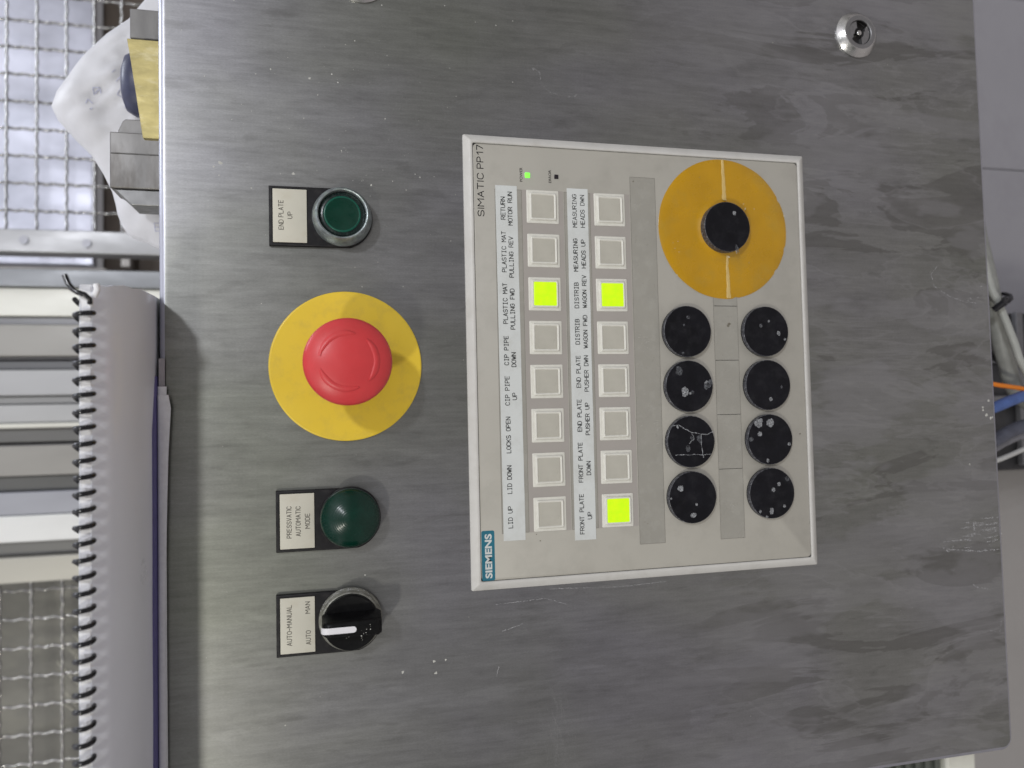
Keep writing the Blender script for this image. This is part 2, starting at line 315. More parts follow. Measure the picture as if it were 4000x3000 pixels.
# ------------------------------------------------------------------ single-stroke lettering
def arc(cx, cy, rx, ry, a0, a1, n=6):
    return [(cx + rx * math.cos(math.radians(a0 + (a1 - a0) * k / n)), cy + ry * math.sin(math.radians(a0 + (a1 - a0) * k / n))) for k in range(n + 1)]
G = {
 'A': (4, [[(0, 0), (2, 6), (4, 0)], [(0.7, 2), (3.3, 2)]]),
 'B': (4, [[(0, 0), (0, 6), (2.5, 6)] + arc(2.5, 4.6, 1.3, 1.4, 90, -90) + [(0, 3.2)], [(2.5, 3.2)] + arc(2.5, 1.6, 1.5, 1.6, 90, -90) + [(0, 0)]]),
 'C': (4, [arc(2, 4, 2, 2, 20, 180) + arc(2, 2, 2, 2, 180, 340)]),
 'D': (4, [[(0, 0), (0, 6), (1.8, 6)] + arc(1.8, 3.8, 2.2, 2.2, 90, 0) + arc(1.8, 2.2, 2.2, 2.2, 0, -90) + [(0, 0)]]),
 'E': (3.6, [[(3.6, 6), (0, 6), (0, 0), (3.6, 0)], [(0, 3.1), (3, 3.1)]]),
 'F': (3.6, [[(3.6, 6), (0, 6), (0, 0)], [(0, 3.1), (3, 3.1)]]),
 'G': (4, [arc(2, 4, 2, 2, 20, 180) + arc(2, 2, 2, 2, 180, 360) + [(4, 2.9), (2.3, 2.9)]]),
 'H': (4, [[(0, 0), (0, 6)], [(4, 0), (4, 6)], [(0, 3.1), (4, 3.1)]]),
 'I': (0.01, [[(0, 0), (0, 6)]]),
 'J': (3, [[(3, 6), (3, 1.5)] + arc(1.5, 1.5, 1.5, 1.5, 0, -160)]),
 'K': (4, [[(0, 0), (0, 6)], [(4, 6), (0, 2.2)], [(1.3, 3.4), (4, 0)]]),
 'L': (3.6, [[(0, 6), (0, 0), (3.6, 0)]]),
 'M': (4.8, [[(0, 0), (0, 6), (2.4, 2.6), (4.8, 6), (4.8, 0)]]),
 'N': (4, [[(0, 0), (0, 6), (4, 0), (4, 6)]]),
 'O': (4, [arc(2, 4, 2, 2, 0, 180) + arc(2, 2, 2, 2, 180, 360) + [(4, 4)]]),
 'P': (4, [[(0, 0), (0, 6), (2.4, 6)] + arc(2.4, 4.4, 1.6, 1.6, 90, -90) + [(0, 2.8)]]),
 'R': (4, [[(0, 0), (0, 6), (2.4, 6)] + arc(2.4, 4.5, 1.6, 1.5, 90, -90) + [(0, 3.0)], [(2.3, 3.0), (4, 0)]]),
 'S': (4, [arc(2, 4.45, 1.9, 1.55, 20, 250, 8) + arc(2, 1.55, 2.0, 1.55, 75, -160, 8)]),
 'T': (4, [[(2, 0), (2, 6)], [(0, 6), (4, 6)]]),
 'U': (4, [[(0, 6), (0, 2)] + arc(2, 2, 2, 2, 180, 360) + [(4, 6)]]),
 'V': (4, [[(0, 6), (2, 0), (4, 6)]]),
 'W': (5, [[(0, 6), (1.2, 0), (2.5, 4.4), (3.8, 0), (5, 6)]]),
 'X': (4, [[(0, 0), (4, 6)], [(0, 6), (4, 0)]]),
 '-': (2.6, [[(0, 2.8), (2.6, 2.8)]]),
 '1': (1.8, [[(0, 4.4), (1.8, 6), (1.8, 0)]]),
 '7': (3.8, [[(0, 6), (3.8, 6), (1.4, 0)]]),
}
class Z: t = 0
def ribbon(mb, pts, w, h, cap=True, jag=0.0):
    """flat stroke on the panel plane with round ends; pts are (u, v) in mm"""
    def lift():
        Z.t = (Z.t + 1) % 40; return h + 0.0004 * Z.t
    for (a, b), (c, d) in zip(pts, pts[1:]):
        L = math.hypot(c - a, d - b)
        if L < 1e-6: continue
        nx, ny = -(d - b) / L * w / 2, (c - a) / L * w / 2
        hh = lift(); j = [random.uniform(1 - jag, 1 + jag) for _ in range(4)]
        mb.add([W(a + nx * j[0], b + ny * j[0], hh), W(a - nx * j[1], b - ny * j[1], hh), W(c - nx * j[2], d - ny * j[2], hh), W(c + nx * j[3], d + ny * j[3], hh)], [(0, 1, 2, 3)])
    if cap:
        for (a, b) in pts:
            hh = lift()
            mb.add([W(a + w / 2 * math.cos(k * PI / 4), b + w / 2 * math.sin(k * PI / 4), hh) for k in range(8)], [tuple(range(8))])
def text(mb, s, uc, vc, height, length, w, h, mono=False, gap=1.7, slant=0.0, rot=0.0):
    items = []; x = 0
    for ch in s:
        if ch == ' ': x += (5.2 if mono else 3.0); continue
        gw, st = G[ch]
        if mono:
            off = (4 - gw) / 2; k = 4.0 / gw if gw > 4 else 1
            if k != 1: off = 0
            st2 = [[(x + off + px * k, py) for px, py in l] for l in st]
            if ch == 'I': st2 += [[(x + 0.8, 6), (x + 3.2, 6)], [(x + 0.8, 0), (x + 3.2, 0)]]
            items += st2; x += 5.2
        else:
            items += [[(x + px, py) for px, py in l] for l in st]; x += gw + gap
    end = x - ((5.2 - 4) if mono else gap)
    sx = (length - w) / end; sy = (height - w) / 6
    for l in items:
        ribbon(mb, [(uc + (px - end / 2) * sx, vc + (py - 3) * sy) for px, py in l], w, h)
def font_text(name, s, uc, vc, height, length, h, material, parent, bold=0.0):
    c = bpy.data.curves.new(name, 'FONT'); c.body = s; c.align_x = 'CENTER'; c.size = 1.0; c.offset = bold; c.resolution_u = 4
    o = bpy.data.objects.new(name, c); col.objects.link(o)
    me = bpy.data.meshes.new_from_object(o.evaluated_get(bpy.context.evaluated_depsgraph_get()))
    bpy.data.objects.remove(o); bpy.data.curves.remove(c)
    xs = [v.co.x for v in me.vertices]; ys = [v.co.y for v in me.vertices]
    sx = length / (max(xs) - min(xs)); sy = height / (max(ys) - min(ys)); cx = (max(xs) + min(xs)) / 2; cy = (max(ys) + min(ys)) / 2
    off = Vector(parent['_o'])
    for v in me.vertices:
        v.co = Vector(W(uc + (v.co.x - cx) * sx, vc + (v.co.y - cy) * sy, h)) - off
    me.name = name; me.materials.clear(); me.materials.append(material)
    o = bpy.data.objects.new(name, me); col.objects.link(o); o.parent = parent; o['_o'] = tuple(off)
    return o
def blob(mb, u, v, r, h, asp=1.0, rot=0.0, n=14, jit=0.16):
    mb.add([W(u, v, h + 0.06)] + [None] * 0, [])
    base = len(mb.v) - 1; L = []
    for k in range(n):
        a = 2 * PI * k / n; q = r * random.uniform(1 - jit, 1 + jit)
        x, y = q * math.cos(a), q * asp * math.sin(a)
        L.append(W(u + x * math.cos(rot) - y * math.sin(rot), v + x * math.sin(rot) + y * math.cos(rot), h))
    mb.v += L
    for k in range(n): mb.f.append((base, base + 1 + k, base + 1 + (k + 1) % n))

# ================================================================== SETTING
fl = MB(); box_w(fl, -6, 6, -3, 8, -1.20, -1.10)
o = fl.build('floor', M['floor'], smooth=0); o['kind'] = 'structure'; 
hw = MB(); box_w(hw, -6, 6, 3.0, 3.1, -1.1, 2.6)
o = hw.build('hall_wall', mat('pale_hall_wall', (0.45, 0.45, 0.46), 0.7), smooth=0); o['kind'] = 'structure'

# ================================================================== CABINET
cab = empty('control_cabinet', (0.04, 0.1, -0.2355), 'large worn stainless steel cabinet front carrying all the buttons', 'cabinet')
body = MB()
U0, U1, V0, V1 = -243.0, 420.0, -235.3, 251.6
def cab_loop(ins, h, r):
    L = rr(U0 + ins, U1 - ins, V0 + ins, V1 - ins, max(r - ins, 0.4), h, 8)
    out = []
    for (x, y, z) in L:
        if z < 0: z += 0.0028 * (x / 0.243 if x > -0.243 else -1) * 0.5 * (1 if x > 0 else 0.6)
        out.append((x, y, z))
    return out
RB = 3.6
prof = [(RB * (1 - math.sin(a)), -RB * (1 - math.cos(a))) for a in [0, PI / 16, PI / 8, 3 * PI / 16, PI / 4, 5 * PI / 16, 3 * PI / 8, 7 * PI / 16, PI / 2]]
body.loft([cab_loop(i, h, 8.0) for i, h in prof] + [cab_loop(0, -200, 8.0)], True, True)
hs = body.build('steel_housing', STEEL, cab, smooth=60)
hs.data.materials.append(mat('bent_edge_painted_highlight', (0.50, 0.51, 0.57), 0.36, metal=1.0, var=0.06, scale=120, stretch=(0.2, 1, 1)))  # rim highlight put into a brighter base colour along the bend
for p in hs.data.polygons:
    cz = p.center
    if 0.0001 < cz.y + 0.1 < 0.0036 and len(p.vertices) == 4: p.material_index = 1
# scratches, dried drips and grit as thin geometry on the sheet
sc = MB()
def squig(pts, w, jag=0.6, h=0.03):
    P = []
    for (a, b), (c, d) in zip(pts, pts[1:]):
        n = max(2, int(math.hypot(c - a, d - b) / 0.9))
        for k in range(n): P.append((a + (c - a) * k / n + random.uniform(-.22, .22), b + (d - b) * k / n + random.uniform(-.22, .22)))
    for i in range(len(P) - 1):
        if random.random() < 0.8: ribbon(sc, [P[i], P[i + 1]], w * random.uniform(0.4, 1.3), h, False, jag)
squig([(159.5, 62.3), (157.5, 58.4), (151.3, 57.7), (146.8, 53), (145.6, 47), (144.9, 39.0), (147.9, 36.2)], 0.5)
squig([(161, 63), (157.5, 61.5)], 0.7)
for (a, b, c, d, n) in ((-187, 62, -232, 48, 46), (-172, 60, -200, 54, 26)):
    for i in range(n):
        t = random.random(); u = a + (c - a) * t + random.uniform(-6, 6); v = b + (d - b) * t + random.uniform(-7, 7)
        L = random.uniform(4, 16)
        ribbon(sc, [(u, v), (u - L * 0.8, v - L * 0.25 + random.uniform(-1, 1)), (u - L * 1.6, v - L * 0.2)], 0.09, 0.02, False)
for i in range(60):
    u, v = random.uniform(100, 225), random.uniform(60, 150); L = random.uniform(3, 13)
    ribbon(sc, [(u, v), (u - L, v - L * random.uniform(0.1, 0.35))], 0.07, 0.02, False)
for i in range(30):
    u, v = random.uniform(-235, 225), random.uniform(-225, 245); L = random.uniform(2, 9); a = random.uniform(0, PI)
    ribbon(sc, [(u, v), (u + L * math.cos(a), v + L * math.sin(a))], 0.07, 0.02, False)
sc.build('scratches', M['scratch'], cab, smooth=0, kind='stuff')
sc = MB()
for i in range(26):
    v0 = random.uniform(-236, -200); u = -101 - i * 0.72 + random.uniform(-.3, .3)
    v1 = max(-232, v0 - random.uniform(2, 15)); v0 = min(v0, -199)
    squig([(u, v0), (u + random.uniform(-.5, .5), v1)], 0.42)
squig([(-101.8, -213.3), (-110.8, -213.6)], 0.8); squig([(-112.5, -190.6), (-112.2, -206), (-113, -213)], 0.4)
squig([(-119.5, -232), (-119.9, -215), (-117, -192)], 0.5); squig([(-100, -232), (-100, -218)], 0.6)
squig([(-116, -190), (-119, -194), (-114, -199)], 0.4)
for i in range(22):
    u = random.uniform(30, 47); v = random.uniform(-228, -212)
    squig([(u, v), (u + random.uniform(-.4, .4), v - random.uniform(1, 4))], 0.3)
squig([(57, -195), (52, -190), (44, -192), (38, -203), (35, -214), (34, -226)], 0.35)
squig([(-143, -222), (-142, -214), (-139, -210)], 0.4); squig([(-169, -222), (-170, -229), (-162, -231)], 0.3)
squig([(-122, 60), (-124, 20), (-123, -10)], 0.22); squig([(-128, 90), (-127, 62), (-131, 50)], 0.3)
squig([(-142, 86), (-139, 74)], 0.35); squig([(-160, 88), (-166, 90)], 0.4)
sc.build('adhesive_residue', M['residue'], cab, smooth=0, kind='stuff')
gr = MB()
def grit(u, v, r): blob(gr, u, v, r, 0.03, 1, 0, 7, 0.4)
for u, v, r in ((98, 223, 1.0), (94.5, 188.5, .7), (96, 226, .5), (-27.1, -228.7, .9), (-31.4, -224, .7), (-33, -224, .6), (-36.1, -226.6, .9), (-38.2, -229.7, .9), (-37.5, -231, .6), (-66.2, -212.3, .55),
                (147, 169, .4), (144, 180, .5), (143, 166, .35), (147, 199, .4), (90.5, 150, .6), (-154, 122, .7), (-158, 138, .8), (-160, 121, .9), (-108, 156, .4), (-154, 116, .5)):
    grit(u, v, r)
for i in range(190):
    u = random.gauss(120, 55) if i < 130 else random.uniform(-235, 225); v = random.gauss(165, 40) if i < 130 else random.uniform(-230, 240)
    if -236 < u < 300 and -230 < v < 246: grit(u, v, random.choice([.10, .13, .16, .22, .3]))
gr.build('grit_specks', M['speck'], cab, smooth=0, kind='stuff')

# ================================================================== KEYPAD
kp = empty('keypad_panel', W(0, -102, 0), 'cream framed operator keypad with sixteen square keys and black caps', 'control panel')
bz = MB()
def bl(d, h, r): return rr(-120 + d, 120 - d, -102 + d, 102 - d, r, h, 4)
bz.loft([bl(0, 0.02, 0.9), bl(0, 0.9, 0.9), bl(0.25, 1.25, 0.8), bl(3.0, 3.05, 0.5), bl(3.6, 3.3, 0.5), bl(4.3, 3.35, 0.6), bl(4.7, 3.2, 0.8), bl(4.85, 2.9, 1.0), bl(4.9, 1.6, 1.0)], False, False)
bz.build('bezel', M['bezel'], kp, smooth=50)
gp = MB(); gp.loft([bl(4.8, 1.7, 1.2), bl(4.8, 2.2, 1.2)]); gp.build('gasket', M['ink'], kp)
fp = MB(); fp.loft([bl(5.15, 2.3, 2.2), bl(5.15, 2.5, 2.2), bl(5.3, 2.6, 2.1)]); fp.build('face_plate', M['face'], kp)
F = 2.6
for (u0, u1, v0, v1, m_) in ((-91.3, 91.3, 47.6, 70.6, 'face2'), (-91.3, 91.3, 9.2, 32.0, 'face2')):
    q = MB(); q.box(u0, u1, v0, v1, F - 0.02, F + 0.03); q.build('key_field', M[m_], kp, smooth=0)
for (u0, u1, v0, v1) in ((-91.1, 91.0, 70.9, 85.5), (-91.1, 91.0, 32.3, 47.1), (-101.3, 101.3, -6.3, 8.6), (-101.4, 108.0, -54.9, -40.0)):
    q = MB(); q.loft([rr(u0, u1, v0, v1, 0.1, F + 0.01), rr(u0, u1, v0, v1, 0.1, F + 0.06)]); s = q.build('strip_window', M['slot'], kp, smooth=0)
    e = MB()
    for (a, b, c, d) in ((u0, v1, u1, v1), (u0, v0, u1, v0)): ribbon(e, [(a, b), (c, d)], 0.16, F + 0.08, False)
    for (a, b, c, d) in ((u0, v1, u0, v0), (u1, v0, u1, v1)): ribbon(e, [(a, b), (c, d)], 0.16, F + 0.09, False)
    e.build('window_edge', mat('dusty_seam', (0.16, 0.15, 0.13), 0.6), s, smooth=0)
for u in (29.9, -1.0, -31.8, -62.4):
    q = MB(); ribbon(q, [(u, -40.3), (u, -54.7)], 0.28, F + 0.09, False); q.build('divider_line', M['ink'], kp, smooth=0)

# smudges on the foil
q = MB()
for (u, v, r) in ((19.5, -49.5, .9), (18.6, -48.7, .7), (99, 6.6, .5), (-77, -62, .2), (-44, -92.5, .5), (-96, 65, .35), (-92.5, 67, .25)): blob(q, u, v, r, F + 0.1, 1, 0, 9, .4)
q.build('smudges', mat('grey_smudge', (0.17, 0.155, 0.12), 0.6), kp, smooth=0, kind='stuff')
sm = MB()
for (cu, cv, n, su, sv) in ((11, 2, 26, 6, 5), (-82, -48, 34, 7, 4), (-50, -47, 14, 9, 4), (86, 4, 10, 4, 3), (-40, -4, 12, 8, 2), (-80, -93, 16, 10, 4), (-20, 5, 12, 30, 4)):
    for i in range(n):
        u = random.gauss(cu, su * .5); v = random.gauss(cv, sv * .5); a = random.uniform(-.5, .5) + PI / 2
        ribbon(sm, [(u, v), (u + random.uniform(.3, 1.6) * math.cos(a), v + random.uniform(.3, 1.4) * math.sin(a))], random.uniform(.05, .16), F + 0.11, False)
sm.build('fine_scuffs', mat('pale_scuff', (0.50, 0.49, 0.45), 0.55), kp, smooth=0, kind='stuff')

# label strips
def strip(v0, v1, u0, u1, skew, lines, lab):
    q = MB(); N = 28; top = []; 
    L0, L1 = [], []
    for k in range(N + 1):
        t = k / N; u = u0 + (u1 - u0) * t
        z = F + 0.10 + 0.12 * noise.noise(Vector((u * 0.03, v0, 1)))+0.1
        L0.append((u, v0 + skew * (t - .5) + 0.12 * noise.noise(Vector((u * 0.09, 1, v0))), z)); L1.append((u, v1 + skew * (t - .5) + 0.10 * noise.noise(Vector((u * 0.09, 7, v0))), z))
    loop = []
    ring = [W(*p) for p in L0] + [W(*p) for p in reversed(L1)]
    ringb = [W(p[0], p[1], F + 0.03) for p in L0] + [W(p[0], p[1], F + 0.03) for p in reversed(L1)]
    n = len(q.v); q.v += ringb + ring; K = len(ring)
    for i in range(K): q.f.append((n + i, n + (i + 1) % K, n + K + (i + 1) % K, n + K + i))
    for i in range(N): q.f.append((n + K + i, n + K + i + 1, n + K + K - 2 - i, n + K + K - 1 - i))
    s = q.build('label_strip', M['strip'], kp, smooth=20, label=lab)
    t_ = MB()
    for vc, items in lines:
        for (txt, uc, ln) in items: text(t_, txt, uc, vc + skew * ((uc - (u0 + u1) / 2) / (u1 - u0)), 2.55, ln + .1, 0.30, F + 0.34, mono=True)
    t_.build('lettering', M['ink'], s, smooth=0)
strip(73.2, 85.0, -95.0, 93.0, 0.5, [
 (81.15, [('RETURN', 80.7, 12.2), ('PLASTIC MAT', 57.4, 21.8), ('PLASTIC MAT', 29.8, 21.7), ('CIP PIPE', 4.8, 15.5), ('CIP PIPE', -16.5, 15.4), ('LOCKS OPEN', -39.8, 19.1), ('LID DOWN', -63.2, 14.8), ('LID UP', -82.8, 11.5)]),
 (77.25, [('MOTOR RUN', 80.6, 18.0), ('PULLING REV', 54.6, 21.9), ('PULLING FWD', 26.8, 21.7), ('DOWN', -0.1, 7.7), ('UP', -19.5, 3.8)])], 'white label strip lettered RETURN MOTOR RUN at its right end')
strip(33.7, 45.6, -97.0, 93.2, -0.3, [
 (41.5, [('MEASURING', 80.9, 18.2), ('MEASURING', 56.7, 18.0), ('DISTRIB', 34.7, 14.0), ('DISTRIB', 14.9, 13.8), ('END PLATE', -6.8, 17.4), ('END PLATE', -30.4, 17.5), ('FRONT PLATE', -55.6, 21.5), ('FRONT PLATE', -83.2, 21.5)]),
 (37.0, [('HEADS DWN', 80.8, 17.9), ('HEADS UP', 57.4, 15.7), ('WAGON REV', 36.8, 17.9), ('WAGON FWD', 14.9, 18.0), ('PUSHER DWN', -7.8, 19.5), ('PUSHER UP', -32.3, 17.4), ('DOWN', -58.8, 7.4), ('UP', -84.2, 3.8)])], 'white label strip lettered MEASURING HEADS DWN at its right end')

# keys
kf = MB()
def sq(a, h, r): return rr(-a, a, -a, a, r, h, 4)
kf.loft([sq(8.95, F + .03, .5), sq(8.95, F + .30, .5), sq(8.75, F + .42, .45), sq(7.65, F + .42, .9), sq(7.45, F + .62, .9), sq(7.25, F + 1.35, .9), sq(7.0, F + 1.62, .8), sq(6.7, F + 1.66, .7), sq(6.45, F + 1.5, .6), sq(6.2, F + 1.05, .5), sq(6.1, F + .95, .4)], False, False)
kl = MB(); kl.loft([sq(6.15, F + .75, .4), sq(6.15, F + .93, .4), sq(5.95, F + 1.02, .4), sq(5.0, F + 1.04, .4)], False, True)
kll = MB(); kll.loft([sq(6.4, F + .75, .8), sq(6.4, F + 1.3, .8), sq(6.1, F + 1.5, .7), sq(5.4, F + 1.56, .6)], False, True)
first = None
litset = {(0, 2), (1, 2), (1, 7)}
base_o = Vector(kp['_o'])
protos = {}
for r_, vc in enumerate((59.3, 21.1)):
    for c_ in range(8):
        uc = 82.0 - 23.45 * c_ + (0.3 if c_ == 0 else 0)
        lit = (r_, c_) in litset
        if 'f' not in protos:
            k = kf.build('key', M['keyframe'], None, origin=(0, 0, 0), smooth=40)
            a = kl.build('key_lens', M['keylens'], None, origin=(0, 0, 0), smooth=40)
            b = kll.build('key_lens', M['keylit'], None, origin=(0, 0, 0), smooth=40)
            protos['f'], protos['d'], protos['l'] = k.data, a.data, b.data
            for x in (k, a, b): bpy.data.objects.remove(x)
        k = bpy.data.objects.new('key', protos['f']); col.objects.link(k); k.parent = kp
        k.location = Vector(W(uc, vc, 0)) - base_o; k['_o'] = W(uc, vc, 0)
        k.rotation_euler = (0, random.uniform(-.006, .006), 0)
        l = bpy.data.objects.new('key_lens', protos['l' if lit else 'd']); col.objects.link(l); l.parent = k; l['_o'] = W(uc, vc, 0)
        if lit: k['label'] = 'square key lit yellow green'
# lamps
for v, m_, a, lab in ((67.4, 'ledon', 1.35, 'lit green power lamp'), (51.2, 'ledoff', 1.15, 'dark unlit error lamp')):
    q = MB(); q.box(99.2 - a, 99.2 + a, v - a, v + a, F, F + .35, .2, .12); o = q.build('status_lamp', M[m_], kp); o['label'] = lab
font_text('lettering', 'POWER', 99.4, 70.9, 1.55, 7.7, F + .03, M['ink'], kp, 0.01)
font_text('lettering', 'ERROR', 99.2, 54.8, 1.5, 7.0, F + .03, M['ink'], kp, 0.01)
q = MB(); text(q, 'SIMATIC', 87.5, 93.2, 3.75, 23.4, 0.46, F + .03, gap=1.5); text(q, 'PP', 104.6, 93.2, 3.75, 6.5, 0.46, F + .03, gap=1.4); text(q, '17', 111.5, 93.2, 3.75, 5.4, 0.46, F + .03, gap=1.9)
q.build('lettering', M['ink'], kp, smooth=0)
q = MB(); q.loft([rr(-114.85, -89.1, 89.7, 96.6, .9, F + .01), rr(-114.85, -89.1, 89.7, 96.6, .9, F + .05)]); lg = q.build('logo_plate', M['teal'], kp, smooth=0)
font_text('lettering', 'SIEMENS', -102.2, 93.0, 3.75, 22.9, F + .08, M['white_ink'], lg, 0.035)

# amber sticker ring round the cap at the lower right
DC = (74.1, -47.9)
ax = MB()
N = 120
out = []; inn = []
for k in range(N):
    a = 2 * PI * k / N; r = 40.2 + 0.25 * noise.noise(Vector((math.cos(a) * 3, math.sin(a) * 3, 2))) - (0.6 if random.random() < 0.02 else 0)
    out.append((DC[0] + r * math.cos(a), DC[1] + r * math.sin(a)))
rings = []
for rad, hh in ((1.0, 0.14), (0.995, 0.26), (0.85, 0.28), (0.7, 0.30), (0.55, .33), (0.46, 0.42), (0.40, .80), (0.37, 1.7), (0.35, 1.9)):
    L = []
    for k, (x, y) in enumerate(out):
        u = DC[0] + (x - DC[0]) * rad; v = DC[1] + (y - DC[1]) * rad
        L.append(W(u, v, F + hh + 0.10 * noise.noise(Vector((u * .12, v * .12, 3))) * (1 if rad < .99 else 0) + (0.3 * max(0, noise.noise(Vector((u * .3, v * .3, 9)))) if rad < .5 else 0)))
    rings.append(L)
ax.loft(rings, True, False)
amb = ax.build('sticker_disc', M['amber'], kp, smooth=70)
q = MB()
def crease(u0, v0, u1, v1, w0, w1):
    n = 26; A, B, C = [], [], []
    for k in range(n + 1):
        t = k / n; u = u0 + (u1 - u0) * t; v = v0 + (v1 - v0) * t + 0.35 * noise.noise(Vector((u * .2, 3, 5))); w = (w0 + (w1 - w0) * t) * (1 + .25 * noise.noise(Vector((u * .35, 1, 2))))
        r = math.hypot(u - DC[0], v - DC[1]) / 40.2; h = F + 0.36 + (0.3 if r < .5 else 0) + (0.8 if r < .41 else 0)
        A.append(W(u, v - w, h)); B.append(W(u, v + w * .15, h + .28)); C.append(W(u, v + w, h))
    i0 = len(q.v); q.v += A + B + C
    for k in range(n):
        q.f.append((i0 + k, i0 + k + 1, i0 + n + 1 + k + 1, i0 + n + 1 + k)); q.f.append((i0 + n + 1 + k, i0 + n + 2 + k, i0 + 2 * n + 3 + k, i0 + 2 * n + 2 + k))
crease(114.0, -48.5, 90.3, -48.8, 0.8, 1.3)
q.build('tape_crease', M['crease'], amb, smooth=60); q = MB()
crease(58.6, -49.3, 34.4, -49.7, 0.7, 1.3)
q.build('tape_crease', M['crease'], amb, smooth=60)
def cap_part(u, v, spots, r=14.3, h0=F + .05, h1=F + 3.4, parent=kp, lab=None):
    q = MB()
    lathe(q, u, v, [(r, h0), (r, h1 - .7), (r - .12, h1 - .25), (r - .5, h1 - .05), (r - 1.0, h1), (r - 1.0, h1 + .001)], 72, True, True)
    c = q.build('cap', M['cap'], parent, smooth=50, label=lab)
    e = MB(); lathe(e, u, v, [(r + .02, h0 + .9), (r + .03, h1 - .8), (r - .08, h1 - .22), (r - .30, h1 - .10)], 72, False, False)
    e.build('cap_rim', M['capedge'], c, smooth=50)
    b, d = MB(), MB()
    for s in spots:
        su, sv, sr = s[:3]; a = s[3] if len(s) > 3 else 1.0; ro = s[4] if len(s) > 4 else 0; dim = len(s) > 5
        blob(d if dim else b, su, sv, sr, h1 + .03, a, ro, 16)
    if b.v: b.build('glue_spots', M['spot'], c, smooth=0)
    if d.v: d.build('glue_film', M['spotdim'], c, smooth=0)
    return c
H1 = F + 3.4
CAPS = [((15.0, -22.0), [(22.8, -22.5, 1.1, 1, 0, 1), (18.5, -19.8, .6, 1, 0, 1), (2.9, -18.7, .8, 1, 0, 1)]),
 ((-15.5, -22.0), [(-18.7, -19.3, 2.7, .8, 0), (-19.6, -22.4, .7), (-14.7, -33.4, 3.5, .55, -.9, 1), (-13.4, -32.2, 1.2, .5, -.9), (-7, -16, 2.6, .8, 0, 1), (-19.0, -23.6, 1.0, 1, 0, 1)]),
 ((-46.3, -22.0), [(-45, -27, 2.3, .6, .4, 1), (-50, -20, 1.8, .8, 0, 1), (-38, -14, 1.1, .5, .3), (-44.5, -22.5, 1.6, .5, .6, 1)]),
 ((-77.0, -22.0), [(-71.7, -14.8, 1.75), (-80.9, -24.0, .75), (-86.7, -22.1, 1.4, 1.3), (-77.0, -8.9, .6)]),
 ((15.2, -70.9), [(21.0, -72.7, .75), (18.4, -67.6, 1.1, 1, 0, 1), (14.0, -78.8, 1.4, .8), (10.6, -82.7, .7), (18.2, -67.8, .6)]),
 ((-15.5, -71.0), [(-23.6, -72.2, 1.1), (-16.8, -79.4, 1.0, .6, 0, 1)]),
 ((-46.5, -71.1), [(-37.2, -63.9, 2.5), (-35.6, -65.5, 1.3), (-37.1, -71.3, 2.4), (-43.2, -64.6, 1.4), (-49.4, -83.0, 1.0), (-58.4, -69.0, 1.2, .7), (-46, -59, 1.4, 1, 0, 1)]),
 ((-77.0, -71.1), [(-72.0, -75.5, 1.1), (-75.0, -72.0, 1.15), (-86.4, -70.4, 1.3, 1.0), (-87.6, -70.2, 1.2), (-86.9, -63.1, 1.0, .7), (-84.6, -78.6, .9), (-69.1, -80.9, 1.4, 1, 0, 1), (-90.0, -67.2, .7)])]
for i, ((u, v), s) in enumerate(CAPS):
    c = cap_part(u, v, s)
    if i == 2:
        q = MB()
        for l in ([(-37.3, -11.3), (-37.0, -14.8), (-38.7, -17.8), (-41.1, -21.8), (-42.2, -28.0), (-42.6, -31.6), (-41.1, -35.3)], [(-42.2, -28.0), (-49.5, -28.2), (-55.4, -29.1)], [(-53.5, -12.3), (-53.4, -16.3), (-53.4, -23.5), (-53.8, -28.6), (-53.5, -33.6)], [(-41.4, -22.3), (-44.7, -23.8), (-47.4, -20.6)]):
            P = []
            for (a, b), (c2, d) in zip(l, l[1:]):
                for k in range(5): P.append((a + (c2 - a) * k / 5 + random.uniform(-.2, .2), b + (d - b) * k / 5 + random.uniform(-.2, .2)))
            P.append(l[-1])
            for k in range(len(P) - 1): ribbon(q, [P[k], P[k + 1]], random.uniform(.12, .6), H1 + .04, False)
        q.build('cracked_glue_line', M['spot'], c, smooth=0)
q = MB()
for (u, v, r_, asp) in ((85.6, -61.0, .8, .5), (88.6, -60.0, .55, .4), (57.6, -49.6, .8, .5), (60.5, -50.3, .4, .8), (81.0, -62.3, .35, .6), (55, -63, .3, 1), (103, -33.5, .35, .5), (66, -19, .3, .6), (62, -17, .35, .6), (60, -19.5, .25, 1), (65, -16, .2, 1), (86.5, -67.5, .3, 1), (83, -86.6, .5, .4), (47, -18, .45, .5)):
    blob(q, u, v, r_, F + (1.9 if math.hypot(u - 74, v + 47) < 20 else .75), asp, random.uniform(0, 3), 8, .45)
q.build('tape_glints', mat('pale_tape_glints', (0.80, 0.74, 0.55), 0.12, mottle=900), amb, smooth=0, kind='stuff')  # pale slivers painted as glints on the clear tape
dcap = cap_part(74.0, -47.0, [(81.9, -51.6, 1.15), (61.6, -52.6, 2.2, .45, .35, 1), (59.8, -52.0, 1.0, .3, .3)], r=14.2, h0=F + .4, h1=F + 6.2, lab='black cap in the middle of the amber disc')

